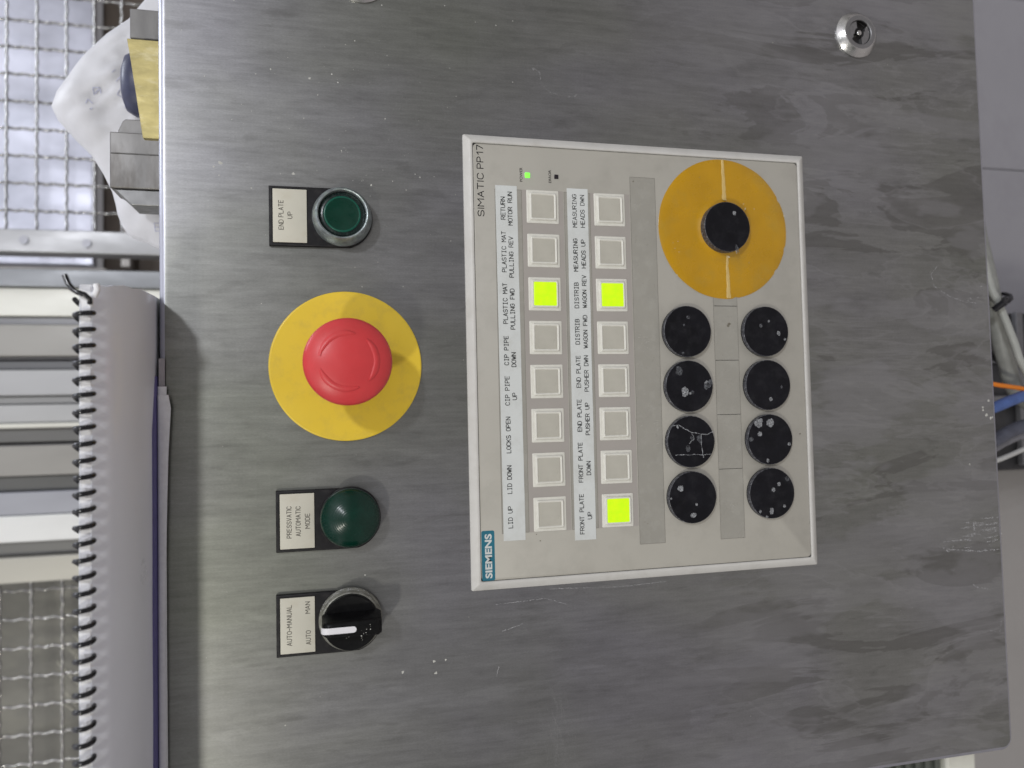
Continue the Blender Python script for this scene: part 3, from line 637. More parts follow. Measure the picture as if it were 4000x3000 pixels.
# ================================================================== EMERGENCY STOP
EU, EV = -2.7, 163.6
es = empty('emergency_stop_button', W(EU, EV, 0), 'red mushroom emergency stop on a large lemon yellow disc', 'emergency stop')
q = MB(); lathe(q, EU, EV, [(37.7, .02), (37.7, 1.1), (37.4, 1.4), (37.0, 1.5), (36.9, 1.501)], 120, True, True); q.build('yellow_disc', M['yellow'], es, smooth=40)
q = MB(); lathe(q, EU, EV, [(15.0, 1.45), (15.0, 4.5), (14.3, 5.0), (11.5, 5.2), (11.5, 24)], 64, True, True); q.build('collar', M['black'], es, smooth=40)
q = MB(); HU, HV = EU, EV
hp = [(11, 20), (13.5, 22), (16.5, 25), (19.0, 28), (20.1, 30.2), (20.45, 31.6), (20.2, 33.0), (19.3, 34.1), (17.5, 35.3), (15.5, 36.3), (13.0, 37.2), (10.0, 37.9), (6.0, 38.5), (3.0, 38.7), (0.3, 38.75)]
lathe(q, HU, HV, hp, 96, True, True); hd = q.build('mushroom_head', M['red'], es, smooth=60)
def dome(r):
    pr = hp[5:]
    for (r0, h0), (r1, h1) in zip(pr, pr[1:]):
        if r1 <= r <= r0: return h0 + (h1 - h0) * (r0 - r) / (r0 - r1)
    return 38.7
for a0 in (200, 80, -40):   # crescent arrows moulded into the dome
    q = MB(); n = 26; A = []
    for k in range(n + 1):
        t = k / n; a = math.radians(a0 - 95 * t); wid = 1.55 * min(1, 2.6 * t + .35) * (1 - max(0, (t - .72) / .28) ** 2 * .9)
        rc = 13.0
        row = []
        for dr, dh in ((-wid, -.05), (-wid * .75, .32), (0, .42), (wid * .7, .32), (wid, -.05)):
            r = rc + dr; row.append(W(HU + r * math.cos(a), HV + r * math.sin(a), dome(r) + dh))
        A.append(row)
    i0 = 0
    for row in A: q.v += row
    for k in range(n):
        for j in range(4): q.f.append((k * 5 + j, k * 5 + j + 1, k * 5 + 5 + j + 1, k * 5 + 5 + j))
    q.build('moulded_arrow', M['red'], hd, smooth=60)

# ================================================================== LEGEND HOLDERS AND DEVICES
def holder(parent, uc, vtop, lines, tint=None):
    """black D-shaped legend holder with a cream plate; uc = centre of the plate, ring centre 35 mm below the top"""
    def D(ins, h):
        L = [W(uc + 15 - ins, vtop - ins, h), W(uc - 15 + ins, vtop - ins, h)]
        vc = vtop - 35.2; r = 15.4 - ins
        for k in range(25):
            a = PI + PI * k / 24; L.append(W(uc + min(15 - ins, r) * math.cos(a) if abs(math.cos(a)) > .97 else uc + r * math.cos(a) * (15 - ins) / r if False else uc + max(-15 + ins, min(15 - ins, r * math.cos(a))), vc + r * math.sin(a), h))
        return L
    q = MB(); q.loft([D(0, .02), D(0, 2.0), D(.25, 2.35), D(.6, 2.45)]); hd_ = q.build('legend_holder', M['black'], parent, smooth=40)
    q = MB(); q.loft([rr(uc - 13.9, uc + 13.9, vtop - 18.6, vtop - 1.4, .3, 2.40), rr(uc - 13.9, uc + 13.9, vtop - 18.6, vtop - 1.4, .3, 2.50)]); q.build('recess', M['ink'], hd_, smooth=0)
    q = MB(); q.box(uc - 13.4, uc + 13.4, vtop - 18.2, vtop - 1.9, 2.45, 2.95, .25, .15); pl = q.build('legend_plate', M['plate'], hd_)
    t_ = MB()
    for (s, u, v, L, hgt) in lines: text(t_, s, u, v, hgt, L, .29, 3.0, gap=1.6)
    t_.build('lettering', M['grey_ink'], pl, smooth=0)
    return hd_
# 1 pushbutton
pb = empty('push_button', W(72.5, 165, 0), 'green push button in a corroded ring below the END PLATE UP plate', 'push button')
holder(pb, 72.3, 200.3, [('END PLATE', 72.5, 194.5, 14.8, 2.45), ('UP', 72.5, 190.2, 3.6, 2.35)])
q = MB(); lathe(q, 72.4, 164.9, [(14.7, 2.3), (14.8, 4.0), (14.3, 7.0), (13.4, 9.8), (12.9, 10.8), (12.4, 11.3), (11.9, 11.2), (11.6, 10.7), (11.5, 8.0), (11.5, 5.0)], 96, False, False); q.build('chrome_ring', M['ring'], pb, smooth=50)
q = MB(); lathe(q, 72.4, 164.9, [(11.6, 5), (11.6, 8.3), (11.1, 9.0), (9.6, 9.3), (9.3, 9.35)], 72, True, True); ln = q.build('lens', M['greendark'], pb, smooth=50)
q = MB(); lathe(q, 72.4, 164.9, [(8.2, 9.2), (8.1, 9.64), (5.5, 9.45), (3.0, 9.38), (.2, 9.36)], 72, True, True); q.build('lens_centre', M['green2'], ln, smooth=60)
q = MB(); lathe(q, 72.4, 164.9, [(9.1, 9.2), (9.1, 9.45), (8.8, 9.66), (8.4, 9.72), (8.15, 9.66)], 72, False, False); q.build('lens_lip', M['greenrim'], ln, smooth=60)
# 2 indicator
il = empty('indicator_lamp', W(-77.5, 163, 0), 'domed green indicator lamp below the PRESSVATIC AUTOMATIC MODE plate', 'indicator lamp')
holder(il, -78.9, 198.4, [('PRESSVATIC', -79.3, 192.2, 15.6, 2.4), ('AUTOMATIC', -79.0, 187.9, 14.7, 2.4), ('MODE', -79.1, 183.5, 7.4, 2.4)])
LU, LV = -78.0, 163.0
q = MB(); lathe(q, LU, LV, [(14.9, 2.3), (14.9, 4.0), (14.6, 5.0), (14.0, 5.2)], 72, False, True); q.build('lamp_base', M['black'], il, smooth=40)
q = MB(); loops = []
pr = [(14.3, 4.6), (14.3, 8.6), (14.0, 9.6), (13.3, 10.5)]
rr_ = 12.6
while rr_ > 0.3:
    hh = 16.0 - 5.4 * (rr_ / 13.3) ** 2 + (0.035 * math.cos(rr_ * 2 * PI / 0.95) if rr_ < 9.2 and rr_ > 3 else 0)
    pr.append((rr_, hh)); rr_ -= 0.24
pr.append((.1, 16.0))
for r, h in pr:
    n = 144; loops.append([W(LU + (r + (0.12 * (k % 2) if 4.7 < h < 9.7 and r > 13.8 else 0)) * math.cos(2 * PI * k / n), LV + (r + (0.12 * (k % 2) if 4.7 < h < 9.7 and r > 13.8 else 0)) * math.sin(2 * PI * k / n), h) for k in range(n)])
q.loft(loops); q.build('lens', M['green'], il, smooth=70)
# 3 selector
ss = empty('selector_switch', W(-128.7, 163.5, 0), 'black rotary selector with a white pointer below the AUTO-MANUAL plate', 'selector switch')
holder(ss, -129.4, 198.7, [('AUTO-MANUAL', -129.2, 192.6, 19.6, 2.45), ('AUTO', -135.7, 183.7, 6.9, 2.4), ('MAN', -121.2, 183.9, 5.9, 2.4)])
SU, SV = -128.4, 163.4
q = MB(); lathe(q, SU, SV, [(15.4, 2.3), (15.4, 3.4), (15.0, 4.2), (14.6, 4.5), (14.3, 7.0), (13.9, 7.6), (13.5, 7.7), (13.2, 7.2)], 80, False, False); rg = q.build('worn_ring', M['ring2'], ss, smooth=45)
q = MB()
for i in range(60):
    a = random.gauss(math.radians(20), .65); r = random.uniform(14.2, 15.4)
    blob(q, SU + r * math.cos(a), SV + r * math.sin(a), random.uniform(.15, .6), 5.0 if r < 14.9 else 3.9, .5, a + PI / 2, 8, .4)
q.build('paint_residue', M['residue'], rg, smooth=0, kind='stuff')
q = MB(); lathe(q, SU, SV, [(13.4, 5), (13.4, 9.8), (13.2, 10.6), (12.8, 10.9), (11.5, 10.7), (.3, 10.5)], 80, True, True); kb = q.build('knob_disc', M['knob'], ss, smooth=45)
# grip bar: rounded wedge, loft of cross-sections along v
q = MB(); loops = []
for k in range(17):
    t = k / 16; v = SV + 13.7 - 28.0 * t
    wb_ = 5.7 + 0.5 * t; wt = 3.3 + .7 * t; top = 21.5 - 0.4 * t
    e = min(t, 1 - t); s_ = 1 if e > .12 else math.sqrt(max(0, 1 - ((.12 - e) / .12) ** 2)) * .35 + .65
    top = 10 + (top - 10) * (s_ if t < .5 else s_ ** .7); wb_ *= s_ ** .5; wt *= s_ ** .3
    sec = [(-wb_, 9.5), (-wb_ * .93, 12), (-wt * 1.08, top - 2.2), (-wt * .98, top - .8), (-wt * .7, top - .12), (0, top), (wt * .7, top - .12), (wt * .98, top - .8), (wt * 1.08, top - 2.2), (wb_ * .93, 12), (wb_, 9.5)]
    loops.append([W(SU - .2 + a, v, b) for a, b in sec])
q.loft(loops); q.build('grip', M['knob'], ss, smooth=50)
q = MB(); L0 = [];
n = 10
rail = [(177.4, 18.7), (176.9, 20.4), (176.0, 21.3), (174.0, 21.75), (170, 21.7), (166, 21.62), (162.6, 21.55)]
loops = []
for (v, h) in rail: loops.append((v, h))
vl = []
for (v, h) in loops: vl.append((-1.45, v, h)); vl.append((1.45, v, h))
i0 = len(q.v)
for a, v, h in vl: q.v.append(W(SU - .25 + a, v, h + .06))
for k in range(len(loops) - 1): q.f.append((2 * k, 2 * k + 1, 2 * k + 3, 2 * k + 2))
ca = len(q.v); q.v.append(W(SU - .25, 162.6, 21.61))
for k in range(9): q.v.append(W(SU - .25 + 1.45 * math.cos(PI + PI * k / 8), 162.6 + 1.45 * math.sin(PI + PI * k / 8), 21.61))
for k in range(8): q.f.append((ca, ca + 1 + k, ca + 2 + k))
q.build('white_pointer', M['whitebar'], ss, smooth=60)
q = MB()
for i in range(9): blob(q, SU + random.uniform(-4, 2), SV + random.uniform(-9, -4), random.uniform(.06, .28), 21.6, 1, 0, 7, .3)
for i in range(4): blob(q, SU + random.uniform(-9, -6), SV + random.uniform(-6, 8), random.uniform(.1, .3), 11.0, 1, 0, 7, .3)
q.build('dust_specks', M['speck'], ss, smooth=0, kind='stuff')

# ================================================================== LOCKS
def lock(u, v, ang, label):
    t = empty('cabinet_lock', W(u, v, 0), label, 'lock', 'round locks on the steel sheet')
    q = MB(); lathe(q, u, v, [(14.1, .02), (14.1, .8), (13.8, 1.1), (10.9, 4.1), (10.5, 4.3), (10.3, 4.3)], 96, False, False); q.build('lock_ring', M['chrome'], t, smooth=25)
    q = MB(); lathe(q, u, v, [(10.32, 4.28), (9.9, 4.3), (7.9, 4.25), (7.5, 4.0), (7.3, 1.0)], 72, False, False); q.build('lock_face', M['lockface'], t, smooth=30)
    q = MB(); lathe(q, u, v, [(7.4, 3.4), (7.3, .5), (.1, .45)], 48, False, True); q.build('lock_socket', M['hole'], t)
    for s in (0, PI):
        q = MB(); P = []
        a0 = ang + s
        for k in range(13):
            a = a0 + math.radians(-58 + 116 * k / 12); P.append((7.35 * math.cos(a), 7.35 * math.sin(a)))
        for k in range(9):
            a = a0 + math.radians(46 - 96 * k / 8 + 4); rad = 3.3 + (1.4 if k < 2 else 0); P.append((rad * math.cos(a), rad * math.sin(a)))
        q.loft([[W(u + x, v + y, .6) for x, y in P], [W(u + x, v + y, 3.0) for x, y in P], [W(u + x * .97, v + y * .97, 3.2) for x, y in P]])
        q.build('lock_bit', M['lockface'], t, smooth=30)
    q = MB(); lathe(q, u, v, [(1.7, .5), (1.7, 3.2), (1.3, 3.7), (.3, 3.8)], 32, False, True); q.build('lock_pin', M['chrome'], t, smooth=50)
    return t
lock(197.6, -143.0, math.radians(72), 'round steel lock on the bare lower right of the cabinet sheet')
lock(199.8, 153.8, math.radians(72), 'round steel lock cut off by the upper picture edge')

# ================================================================== SPIRAL BOOK ON TOP
bk = empty('spiral_bound_book', W(-116, 252, 0), 'white spiral bound book lying over the cabinet edge with black coil', 'book')
UB0, UB1 = -268.0, 29.5
low_path = [(-145, 252.9), (-60, 252.9), (-10, 253.0), (0, 253.0), (12, 253.0), (24, 253.4), (34, 254.6), (42, 256.4), (48, 258.6), (53, 261.4), (56.5, 264.8)]
def sheetbook(name, off0, off1, material, u0, u1, skew=0.0, jag=0.0, parent=None, hcut=0.0, nu=60):
    q = MB(); top = []; bot = []
    us = [u0 + (u1 - u0) * k / nu for k in range(nu + 1)]
    rows = []
    n = len(low_path)
    for iu, u in enumerate(us):
        row = []
        for side in (0, 1):
            for k, (h, v) in enumerate(low_path):
                off = off0 if side == 0 else off1
                if k < 2: pass
                hh = h - hcut * (k >= n - 1)
                if k == n - 1 and jag: hh += random.uniform(-jag, jag)
                wob = 0.25 * noise.noise(Vector((u * .02, h * .03, 4)))
                uu = u + ((2.0 if h < 10 else 1.5 if h < 30 else 0 if h < 45 else -1.2 if h < 52 else -2.6 if h < 58 else -5.0) if u == u1 and h > -20 else 0)
                row.append(W(uu, v + off + wob, hh))
        rows.append(row)
    m = len(rows[0])
    for r in rows: q.v += r
    for i in range(nu):
        for k in range(n - 1):
            a = i * m + k; q.f.append((a, a + 1, a + m + 1, a + m))
            b = i * m + n + k; q.f.append((b + m, b + m + 1, b + 1, b))
        q.f.append((i * m + n - 1, (i + 1) * m + n - 1, (i + 1) * m + 2 * n - 1, i * m + 2 * n - 1))
        q.f.append((i * m, i * m + n, (i + 1) * m + n, (i + 1) * m))
    for e in (0, nu):
        for k in range(n - 1): q.f.append((e * m + k, e * m + k + 1, e * m + n + k + 1, e * m + n + k))
    return q.build(name, material, parent, smooth=40)
sheetbook('back_cover', 0.0, 0.35, M['cover'], UB0, UB1, 2.6, 0, bk)
sheetbook('page_block', 0.40, 4.2, M['paper'], UB0, UB1 - 1.0, 2.0, 0.55, bk, hcut=-0.1, nu=240)
sheetbook('front_cover', 4.25, 4.6, M['cover'], UB0, UB1, 2.6, 0, bk)
# coil
q = MB(); pts = []; pitch = 6.5; cu0 = 18.6
nturn = int((cu0 - UB0 - 3) / pitch); CH, CV, CR = 57.2, 267.3, 3.35
for k in range(nturn * 16 + 1):
    a = -2 * PI * k / 16; t = k / 16
    fr = t - math.floor(t); g = (fr + .58) % 1.0
    tt = math.floor(t + .58) + (0.22 * g / .62 if g < .62 else 0.22 + .78 * (g - .62) / .38) - .58
    pts.append(W(cu0 - pitch * tt, CV - CR * math.sin(a - 1.4), CH + CR * math.cos(a - 1.4)))
q.tube(pts, 1.02 * MM, 8); q.build('spiral_coil', M['coil'], bk, smooth=70)
q = MB(); q.tube([W(19, CV - 2.6, CH + 1.8), W(21, CV - 2.6, CH + 2.6), W(22.6, CV - 1.0, CH + 3.0), W(23.4, CV + 1.6, CH + 3.0), W(24.6, CV + 3.4, CH + 2.5), W(27.0, CV + 5.2, CH + 2), W(30.5, CV + 6.6, CH + 1.5)], 1.05 * MM, 10); q.build('coil_tail', M['coil'], bk, smooth=70)
q = MB(); q.tube([W(22.0, 263.6, 57.8), W(25, 262.3, 58), W(27.2, 262.7, 58)], 1.25 * MM, 9); q.tube([W(18, 264.9, 57.6), W(21.5, 264.4, 58)], .9 * MM, 8); q.build('paper_scrap', M['paper'], bk, smooth=60)
# torn perforation tabs between the rings
q = MB()
for k in range(nturn):
    u = cu0 - pitch * (k + .5)
    L = [W(u - 1.9 + random.uniform(-.3, .3), 265.0, 56.9), W(u + 1.9 + random.uniform(-.3, .3), 265.0, 56.9), W(u + 1.5 + random.uniform(-.7, .7), 266.6 + random.uniform(-.5, .6), 57.8 + random.uniform(-.4, .6)), W(u - 1.5 + random.uniform(-.7, .7), 266.6 + random.uniform(-.5, .6), 57.8 + random.uniform(-.4, .6))]
    q.loft([L, [(x, y, z + .0012) for x, y, z in L]])
q.build('torn_tabs', M['paper'], bk, smooth=0, kind='stuff')

fd = empty('navy_band', W(-137, 252, 0), 'dark blue folder added between the spiral book and cabinet edge', 'band')  # dark blue band added to give the bluish tone under the book
q = MB(); NU = 20; P = [(-140, 251.9), (0, 251.9), (4, 252.0), (6.5, 252.2), (7.4, 252.5)]
for iu in range(NU + 1):
    t = iu / NU; u = -268 + (-7 + 268) * t; g = 1 if t < .9 else 1 - (t - .9) / .1 * .85
    for (h, v) in P: q.v.append(W(u, v, h if h < 0 else h * g))
    for (h, v) in P: q.v.append(W(u, v + .7 * 1, h if h < 0 else h * g + .1))
m = 10
for i in range(NU):
    for k in range(4):
        a = i * m + k; q.f += [(a, a + 1, a + m + 1, a + m), (a + 5 + m, a + 6 + m, a + 6, a + 5)]
    q.f.append((i * m + 4, i * m + 9, i * m + 19, i * m + 14)); q.f.append((i * m, i * m + 10, i * m + 15, i * m + 5))
q.f.append((0, 1, 2, 3, 4, 9, 8, 7, 6, 5)); q.f.append(tuple(NU * m + x for x in (0, 5, 6, 7, 8, 9, 4, 3, 2, 1)))
q.build('band_sheet', M['navy'], fd, smooth=50)
def sheet(u0, u1, drops, h0, th, name, label):
    """loose sheet bent over the cabinet edge; drops: list of (u, how far its edge hangs down)"""
    q = MB(); n = 40
    def drop(u):
        for (a, da), (b, db) in zip(drops, drops[1:]):
            if b <= u <= a: return da + (db - da) * (a - u) / (a - b)
        return drops[-1][1]
    for i in range(n + 1):
        u = u1 + (u0 - u1) * i / n; d = drop(u) + .12 * noise.noise(Vector((u * .08, 5, h0)))
        path = [(-60, 251.75), (-2, 251.8), (h0 * .5, 251.75), (h0, 251.4), (h0 + .5, 250.6), (h0 + .7, 251.0 - d)]
        for (h, v) in path: q.v.append(W(u, v, h))
        for (h, v) in path: q.v.append(W(u, v + (th if h < h0 else 0), h + (th if h >= h0 else 0)))
    m = 12
    for i in range(n):
        for k in range(5):
            a = i * m + k; q.f += [(a, a + 1, a + m + 1, a + m), (a + 6 + m, a + 7 + m, a + 7, a + 6)]
        q.f.append((i * m + 5, i * m + 11, i * m + 23, i * m + 17))
    for e in (0, n): 
        for k in range(5): q.f.append((e * m + k, e * m + k + 1, e * m + k + 7, e * m + k + 6))
    o = q.build(name, M['paper'], None, origin=W((u0 + u1) / 2, 251.7, 0), smooth=50)
    return tag(o, label, 'paper')
sheet(-268, -12, [(-12, 3.4), (-30, 3.3), (-120, 3.0), (-268, 3.4)], 1.2, .25, 'loose_paper', 'white paper sheet folded over the cabinet edge, nearest the cabinet')
sheet(-268, -16, [(-16, 4.4), (-20, 5.6), (-30, 4.9), (-50, 4.0), (-120, 2.4), (-268, 2.9)], 2.2, .2, 'loose_paper', 'white paper sheet under the book whose corner hangs lowest')
q = MB(); q.box(-12, 1.5, 248.6, 251.3, .6, .9); tag(q.build('paper_tab', mat('greyish_paper', (0.38, 0.36, 0.38), .6), None, origin=W(-5, 250, 0), smooth=0), 'small grey paper tab on the cabinet edge beside white sheets', 'paper')

# ================================================================== THINGS ON TOP, RIGHT OF THE BOOK
# plastic bag
OUT = [(172, 341), (163, 337), (157, 332), (150, 326), (142, 318), (130, 311), (119, 306), (111, 304), (105, 303), (99, 301), (95, 299), (91, 296), (89, 293), (88, 290), (87, 286), (84, 281), (82, 276), (81, 252.5), (150, 252.5), (262, 252.5), (256, 276), (250, 284), (243, 289), (233, 296), (222, 309), (212, 318), (206, 323), (200, 327), (190, 333), (182, 338)]
def inflate(outline, y0, depth, step=2.6, amp=3.2):
    def dist(x, y):
        d = 1e9
        for (a, b), (c, e) in zip(outline, outline[1:] + outline[:1]):
            L2 = (c - a) ** 2 + (e - b) ** 2; t = max(0, min(1, ((x - a) * (c - a) + (y - b) * (e - b)) / L2)); d = min(d, math.hypot(x - a - t * (c - a), y - b - t * (e - b)))
        return d
    def inside(x, y):
        r = False; n = len(outline)
        for i in range(n):
            a, b = outline[i]; c, e = outline[i - 1]
            if (b > y) != (e > y) and x < (c - a) * (y - b) / (e - b) + a: r = not r
        return r
    pts = [Vector(p) for p in outline]; ne = len(pts)
    xs = [p[0] for p in outline]; ys = [p[1] for p in outline]
    x = min(xs)
    while x < max(xs):
        y = min(ys)
        while y < max(ys):
            px, py = x + random.uniform(-.5, .5), y + random.uniform(-.5, .5)
            if inside(px, py) and dist(px, py) > 1.2: pts.append(Vector((px, py)))
            y += step
        x += step
    vs, _, fs, _, _, _ = delaunay_2d_cdt(pts, [(i, (i + 1) % ne) for i in range(ne)], [], 1, 1e-4)
    F_, B_ = [], []
    for p in vs:
        d = dist(p.x, p.y); k = 1 - math.exp(-d / 14)
        w = noise.noise(Vector((p.x * .035, p.y * .05, 1))) * amp + abs(noise.noise(Vector((p.x * .07 + p.y * .04, p.y * .02, 6)))) * amp * 1.3 + noise.noise(Vector((p.x * .16, p.y * .12, 4))) * amp * .25
        F_.append((p.x * MM, y0 - (depth * k + w * k) * MM, p.y * MM)); B_.append((p.x * MM, y0 + (depth * k * .7) * MM + .0003, p.y * MM))
    q = MB(); n = len(F_); q.v = F_ + B_; q.f = [tuple(f) for f in fs] + [tuple(i + n for i in reversed(f)) for f in fs]
    for i in range(ne): q.f.append((i, (i + 1) % ne, (i + 1) % ne + n, i + n))
    return q
bag = inflate(OUT, 0.134, 14, 2.2, 4.2).build('plastic_bag', M['bag'], None, origin=(0.165, 0.134, 0.2525), smooth=60)
tag(bag, 'crumpled milky white plastic bag slumped behind the steel blocks', 'plastic bag')
# steel and brass pieces standing on the cabinet
q = MB(); box_w(q, .1925, .2100, .075, .098, .2525, .2815)
ub = bevel(q.build('steel_block', M['blocksteel'], None, origin=(0.20, .086, .2525)), .0006); tag(ub, 'plain grey steel block at the top end of the brass plate', 'metal block')
q = MB()
A = [(185, 253), (185, 279.5), (172, 277.5), (140, 273), (129.2, 271.5), (129.2, 253)]
q.loft([[(a * MM, .060, b * MM) for a, b in A], [(a * MM, .064, b * MM) for a, b in A]])
tag(bevel(q.build('brass_plate', M['brass'], None, origin=(0.157, .062, .2525)), .0004), 'scuffed yellow brass plate standing on edge behind the cabinet rim', 'metal plate')
sb = empty('clamp_block', (.122, .08, .2525), 'dark machined steel clamp block having a sloped foot and a raised shoulder', 'clamp')
q = MB(); box_w(q, .1062, .139, .080, .104, .2525, .2935); bevel(q.build('block_body', M['blocksteel'], sb), .0007)
for (x0, x1, z0, z1) in ((.1262, .1267, .2530, .2930),):
    q = MB(); box_w(q, x0, x1, .0794, .0799 if x1 - x0 > .01 else .0798, z0, z1); q.build('seam', mat('machined_seam', (.15, .145, .14), .5), sb, smooth=0)
q = MB(); A = [(139, 252.6), (139, 290), (141, 290.2), (147, 287.5), (148.2, 286), (148.2, 252.6)]
q.loft([[(a * MM, .084, b * MM) for a, b in A], [(a * MM, .100, b * MM) for a, b in A]]); bevel(q.build('block_shoulder', M['blocksteel'], sb), .0005)
q = MB(); A = [(106.1, 252.6), (106.1, 292.5), (104.5, 290.0), (97.0, 282.5), (97.0, 252.6)]
q.loft([[(a * MM, .082, b * MM) for a, b in A], [(a * MM, .102, b * MM) for a, b in A]]); bevel(q.build('bevelled_foot', mat('dark_bevel_steel', (.20, .2, .2), .35, metal=.7, var=.15), sb), .0005)
q = MB(); lathe(q, 0, 0, [(1, 0)], 3) if False else None
q = MB()
for k, (r, z) in enumerate(((12, 252.6), (13, 256), (14.5, 262), (15, 272), (14.6, 281), (13.4, 286), (10, 288))): pass
L = []
for (r, z) in ((14, 252.6), (15.5, 258), (16.5, 266), (16.8, 276), (16.0, 284), (13.5, 289), (9, 291)):
    L.append([((176 + r * 1.25 * math.cos(2 * PI * k / 40)) * MM, (.100 + r * .8 * math.sin(2 * PI * k / 40) * MM), z * MM) for k in range(40)])
q.loft(L); tag(q.build('rubber_cap', M['slate'], None, origin=(0.165, .1, .2525), smooth=60), 'dark navy rounded rubber cap between brass plate and bag', 'cap')

# printed marks on the bag
def front_y(x, z):
    ok, loc, nrm, idx = bag.ray_cast(Vector((x * MM, -1, z * MM)) - Vector(bag['_o']), Vector((0, 1, 0)))
    return (loc.y + bag['_o'][1]) if ok else .12
bpy.context.view_layer.update()
q = MB()
def mark(pts, w=.8):
    P = []
    for (a, b), (c, d) in zip(pts, pts[1:]):
        n = 4
        for k in range(n): P.append((a + (c - a) * k / n, b + (d - b) * k / n))
    P.append(pts[-1])
    for (a, b), (c, d) in zip(P, P[1:]):
        Ln = math.hypot(c - a, d - b); nx, ny = -(d - b) / Ln * w / 2, (c - a) / Ln * w / 2
        vv = [(a + nx, b + ny), (a - nx, b - ny), (c - nx, d - ny), (c + nx, d + ny)]
        q.add([(x * MM, front_y(x, y) - .0005, y * MM) for x, y in vv], [(0, 1, 2, 3)])
mark([(177, 313.5), (181, 314), (181.5, 310), (178, 309.5)], .7); mark([(178, 313), (180.5, 310.5)], .9)
mark([(171, 318), (174, 317), (171, 314)], .7); mark([(167, 315.5), (168, 314)], .8)
mark([(185, 300), (188, 298), (184, 296), (187, 294)], .6); mark([(180, 297), (176, 299), (175, 296)], .5); mark([(172, 293), (168, 295)], .5)
mark([(190, 302), (192, 300)], .5)
mark([(92.5, 279), (97, 279)], .5); mark([(97, 279), (97, 275)], .5); mark([(92.5, 279), (92.5, 275)], .5); mark([(94.7, 279), (94.7, 276)], .5)
q.build('faded_print', M['bagprint'], bag, origin=bag['_o'], smooth=0, kind='stuff')

# ================================================================== BEHIND: WIRE MESHES, RAILS, PANELS
def wire_mesh(name, u0, u1, vbot, vtop, us, vs, Y, label, hooks=False):
    t = empty(name, ((u0 + u1) / 2 * MM, Y, vbot * MM), label, 'wire mesh', 'crimped wire guards behind the cabinet')
    per = 17.2; amp = 0.75
    def wave(L):
        n = int(L / per * 6); return [(L * k / n, amp * math.sin(2 * PI * (L * k / n) / per)) for k in range(n + 1)]
    q = MB(); q.tube([(s * MM, a * MM * .7, a * MM) for s, a in wave(u1 - u0)], 1.75 * MM, 6)
    me_h = q.build('wire', M['wire'], None, origin=(0, 0, 0), smooth=70)
    q = MB(); q.tube([(a * MM, a * MM * .7, s * MM) for s, a in wave(vtop - vbot)], 1.75 * MM, 6)
    me_v = q.build('wire', M['wire'], None, origin=(0, 0, 0), smooth=70)
    mh, mv = me_h.data, me_v.data
    bpy.data.objects.remove(me_h); bpy.data.objects.remove(me_v)
    O = Vector(t['_o'])
    for v in vs:
        w = bpy.data.objects.new('wire', mh); col.objects.link(w); w.parent = t
        w.location = Vector((u0 * MM, Y - .0012, v * MM)) - O; w['_o'] = tuple(O)
    for u in us:
        w = bpy.data.objects.new('wire', mv); col.objects.link(w); w.parent = t
        w.location = Vector((u * MM, Y + .0012, vbot * MM)) - O; w['_o'] = tuple(O)
    return t
wire_mesh('wire_mesh', 205, 640, 380, 700, [236 + 34.3 * k for k in range(12)], [390, 426, 458, 490, 523.5, 557, 590, 623, 656, 690], .65, 'crimped wire mesh guard behind the white bag, brightly lit')
wire_mesh('wire_mesh', -640, -212, 380, 700, [-230.5 - 34.6 * k for k in range(12)], [428, 461, 494, 528, 562, 596, 630, 664], .65, 'crimped wire mesh guard beside the spiral coil, below the rails')

# upright rails: (u0, u1, y, colour, metal, label)
rails = [
 (174, 202, .600, (0.333, 0.333, 0.341), .3, 'dull grey flat upright closing off the brightly lit wire mesh'),
 (133, 155, .600, (0.210, 0.218, 0.230), .3, 'blue grey upright crossing just right of the coil tail'),
 (99, 133, .606, (0.760, 0.755, 0.684), .1, 'bright cream upright next to the blue grey one'),
 (89, 99, .612, (0.233, 0.233, 0.243), .3, 'narrow grey strip between cream upright and tan upright'),
 (51, 89, .600, (0.336, 0.324, 0.301), .2, 'tan grey upright ending at a deep black gap'),
 (36, 47, .612, (0.151, 0.153, 0.161), .3, 'dark slate upright just beyond the black gap'),
 (5, 36, .604, (0.434, 0.434, 0.439), .3, 'light grey upright beside the dark slate one'),
 (-5, 5, .612, (0.331, 0.331, 0.331), .3, 'narrow mid grey strip between two light uprights'),
 (-27, -5, .606, (0.460, 0.460, 0.460), .3, 'light grey upright bordered by a thin cream edge'),
 (-33, -27, .600, (0.782, 0.772, 0.691), .1, 'thin cream edge strip beside a dark channel'),
 (-50, -33, .612, (0.182, 0.181, 0.177), .3, 'dark grey channel upright with a black seam'),
 (-89, -53, .604, (0.355, 0.342, 0.319), .2, 'speckled tan upright in the middle of the rails'),
 (-107, -89, .612, (0.142, 0.143, 0.140), .3, 'dark upright beside the pale blue one'),
 (-134, -107, .602, (0.384, 0.391, 0.434), .3, 'pale blue grey upright beside the brightest rail'),
 (-165, -134, .600, (0.845, 0.850, 0.835), .1, 'brightest white upright rail, near the second wire mesh'),
 (-182, -165, .612, (0.183, 0.183, 0.181), .3, 'dark grey strip between white rail and tan rail'),
 (-212, -182, .600, (0.484, 0.469, 0.418), .2, 'pale tan upright at the edge of the second wire mesh'),
]
for i, (a, b, y, c, mt, lab) in enumerate(rails):
    q = MB(); box_w(q, a * MM, b * MM - .0006, y, y + .03, -1.10, 1.4)
    o = bevel(q.build('machine_rail', rail_mat(i, c, mt), None, origin=((a + b) / 2 * MM, y + .015, -1.10)), .0012)
    tag(o, lab, 'machine rail', 'upright rails behind the spiral book')
q = MB()
for (a, b) in ((46, 52), (-53.5, -49.5), (-90, -88)): box_w(q, a * MM, b * MM, .66, .67, -1.1, 1.4)
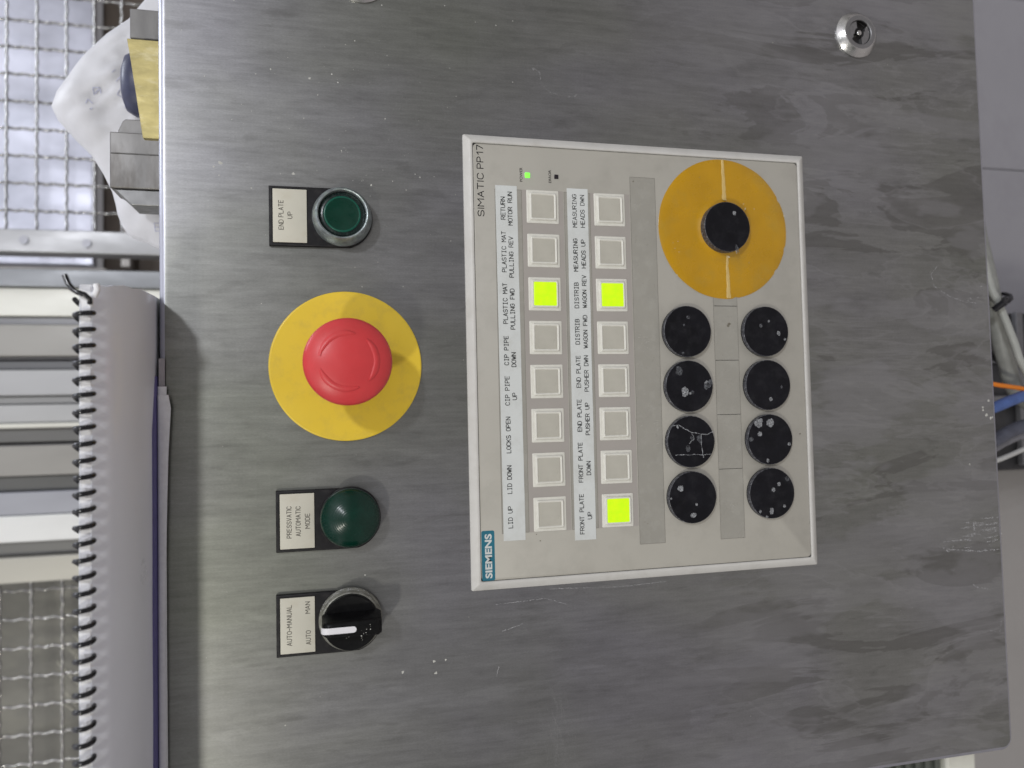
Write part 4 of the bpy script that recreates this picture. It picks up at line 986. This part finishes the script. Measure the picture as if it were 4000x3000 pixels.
tag(q.build('gap_backing', M['hole'], None, origin=(0, .665, -1.1), smooth=0), 'black backing seen through the seams between the uprights', 'backing')
# bolts on the flat upright and the blue one
for (u, v, y) in ((188, 520, .6), (186, 453, .6)):
    q = MB(); q.loft([[((u + 5 * math.cos(2 * PI * k / 20)) * MM, yy, (v + 5 * math.sin(2 * PI * k / 20)) * MM) for k in range(20)] for yy in (y - .0002, y - .002)])
    tag(q.build('bolt_head', rail_mat(90 + int(u + v), (.27, .27, .30), .2), None, origin=(u * MM, y, v * MM)), 'flat bolt head on the dull grey flat upright, ' + ('upper one' if v > 500 else 'lower one'), 'bolt')

def panel(name, x0, x1, z0, z1, y, m_, label, cat):
    q = MB(); box_w(q, x0, x1, y, y + .02, z0, z1); return tag(bevel(q.build(name, m_, None, origin=((x0 + x1) / 2, y + .01, z0)), .002), label, cat)
panel('bright_panel', .232, 1.5, .551, 1.5, .98, M['bluewhite'], 'bright brushed metal panel seen through the wire mesh by the bag', 'metal panel')
panel('bright_panel', .120, .228, .533, 1.5, .985, mat('pale_tan_panel', (.50, .47, .44), .5, var=.2, scale=20), 'pale tan panel seen in the gap between two uprights', 'metal panel')  # plain pale tan colour in the gap
panel('brown_beam', .0, 1.5, -1.08, .548, 1.02, M['brown'], 'dark brown machine beam below the bright panel', 'machine beam')
panel('pipe_panel', .232, .60, .497, .512, .99, rail_mat(60, (.36, .34, .32)), 'narrow grey rail across the dark brown recess', 'rail')
panel('olive_panel', -1.3, -.165, -1.08, 1.5, .96, M['olive'], 'scratched olive grey metal panel behind the lower wire mesh', 'metal panel')
q = MB()
for i in range(26):
    x = random.uniform(-.47, -.36); z = random.uniform(.50, .60); L = random.uniform(.02, .07); a = random.uniform(.5, .9)
    p = [(x, z), (x - L * math.cos(a), z - L * math.sin(a))]; w = .0007
    q.add([(p[0][0] - w, .957, p[0][1]), (p[0][0] + w, .957, p[0][1]), (p[1][0] + w, .957, p[1][1]), (p[1][0] - w, .957, p[1][1])], [(0, 1, 2, 3)])
tag(q.build('scratch_marks', mat('pale_swirl_scratches', (.55, .54, .46), .4, metal=.4), None, origin=(-.42, .957, .5), smooth=0), 'pale diagonal scratches on the olive grey panel', 'scratches')

# ================================================================== BELOW THE CABINET
pl = empty('machine_plinth', (.8, .3, -1.1), 'flat lilac grey machine casing below the cabinet, with plate seams', 'machine casing')
for (a, b) in ((.4352, 1.6), (.2352, .4345), (.062, .2345)):
    q = MB(); box_w(q, a, b, .30, .33, -1.1, -.30); bevel(q.build('casing_sheet', M['plinth'], pl), .0012)
q = MB(); box_w(q, .0625, 1.6, .3325, .34, -1.1, -.30); q.build('casing_core', M['blocksteel'], pl, smooth=0)
def cable(name, pts, r, m_, label, cat, sides=16):
    P = [Vector(p) * MM for p in pts]; S = []
    for i in range(len(P) - 1):
        p0 = P[max(i - 1, 0)]; p1 = P[i]; p2 = P[i + 1]; p3 = P[min(i + 2, len(P) - 1)]
        for k in range(6):
            t = k / 6; S.append(.5 * ((2 * p1) + (p2 - p0) * t + (2 * p0 - 5 * p1 + 4 * p2 - p3) * t * t + (3 * p1 - p0 - 3 * p2 + p3) * t ** 3))
    S.append(P[-1])
    q = MB(); q.tube(S, r * MM, sides); return tag(q.build(name, m_, None, origin=S[len(S) // 2], smooth=60), label, cat)
cable('white_conduit', [(190, 100, -270), (130, 92, -300), (95, 88, -316), (60, 84, -322), (50, 82, -325), (34, 81, -331), (17, 80, -337), (-2, 80, -345), (-30, 85, -375), (-60, 100, -460)], 2.9, M['hose_w'], 'thin pale conduit in front, running down from the black tie', 'conduit')
cable('white_conduit', [(200, 110, -280), (135, 100, -318), (95, 97, -327), (60, 96, -334), (35, 97, -340), (5, 99, -349), (-25, 105, -370), (-70, 120, -460)], 6.5, mat('mid_grey_conduit', (.27, .275, .26), .45), 'thick pale conduit behind the thin one under the black tie', 'conduit')  # darker grey than the thin conduit
q = MB()
q.tube([Vector(p) * MM for p in ((46, 74, -322), (47.5, 73, -326), (50, 76, -332), (54, 84, -340), (57, 94, -345), (58, 104, -344))], 1.5 * MM, 8)
q.tube([Vector(p) * MM for p in ((42, 78, -318), (46, 72, -320), (49, 74, -324), (47, 80, -329))], 2.6 * MM, 8)
tag(q.build('cable_tie', M['tie'], None, origin=(.05, .08, -.33), smooth=60), 'black tie knotted round the two pale conduits', 'cable tie')
cable('orange_cable', [(0, 120, -250), (-10, 90, -300), (-15, 80, -319), (-17.5, 80, -338), (-21, 80, -360), (-28, 80, -420)], 1.75, M['hose_o'], 'thin bright orange cable below the cabinet edge', 'cable')
cable('blue_hose', [(-55, 140, -240), (-38, 90, -300), (-32, 82, -318), (-27, 80, -332), (-22, 80, -354), (-14, 80, -420)], 4.2, M['hose_b'], 'blue hose beside the orange cable', 'hose')
cable('dark_hose', [(-95, 150, -250), (-66, 105, -318), (-58, 101, -337), (-51, 100, -352), (-46, 100, -375), (-42, 104, -440)], 5.2, M['hose_d'], 'dark slate hose between the blue hose and the light grey cable', 'hose')
cable('dark_hose', [(-105, 156, -250), (-74, 113, -318), (-66, 109, -338), (-59, 108, -353), (-53, 108, -376), (-48, 112, -440)], 4.6, mat('mid_grey_hose', (.20, .20, .225), .4), 'mid grey hose lying against the light grey cable', 'hose')
cable('grey_cable', [(-110, 150, -250), (-80, 106, -318), (-74, 100, -336), (-70, 100, -350), (-63, 100, -374), (-50, 104, -440)], 1.9, M['hose_g'], 'light grey cable furthest along the row of hoses', 'cable')
cable('black_cable', [(60, 200, -300), (28, 120, -330), (8, 112, -352), (6, 110, -365), (12, 118, -420)], 3.0, M['tie'], 'black cable curling behind the pale conduits', 'cable')
# dark equipment behind the hoses
eq = empty('valve_rack', (-.01, .2, -1.1), 'dark valve rack with grey frame bars behind orange cable and hoses', 'equipment')
q = MB(); box_w(q, -.095, .060, .22, .30, -1.1, -.30); bevel(q.build('rack_body', mat('near_black_housing', (.030, .030, .033), .5, var=.4, scale=60), eq), .002)  # near-black body behind the hoses
for (x0, x1, z0, z1) in ((-.030, -.022, -.56, -.30), (.010, .016, -.56, -.30), (-.09, .06, -.432, -.424), (-.09, .06, -.492, -.484)):
    q = MB(); box_w(q, x0, x1, .212, .2195 if z1 - z0 > .1 else .2185, z0, z1); bevel(q.build('frame_bar', mat('dull_frame_bar', (.20, .20, .21), .4, metal=.5), eq), .001)
q = MB(); box_w(q, -.60, -.097, .26, .30, -1.1, -.30)
tag(bevel(q.build('beige_casing', mat('beige_grey_casing', (.34, .325, .315), .5, var=.06, scale=9), None, origin=(-.35, .28, -1.1)), .003), 'plain beige grey casing below the cabinet on the hose side', 'machine casing')
q = MB(); box_w(q, -.360, -.3005, .12, .17, -.3235, -.2962)
tag(bevel(q.build('junction_box', M['boxw'], None, origin=(-.33, .145, -.3235)), .002), 'cream junction box peeking out past the rounded cabinet corner', 'junction box')
q = MB(); box_w(q, -.400, -.3000, .125, .18, -.2955, -.230)
dk = empty('ribbed_housing', (-.35, .15, -.2955), 'dark ribbed housing directly above the cream junction box', 'housing')
bevel(q.build('housing_body', M['boxd'], dk), .002)
for k in range(7):
    q = MB(); box_w(q, -.392, -.302, .1215, .1245, -.291 + k * .009, -.287 + k * .009); bevel(q.build('rib', M['boxd'], dk), .0006)

# tidy helper property
for o in bpy.data.objects:
    if '_o' in o: del o['_o']
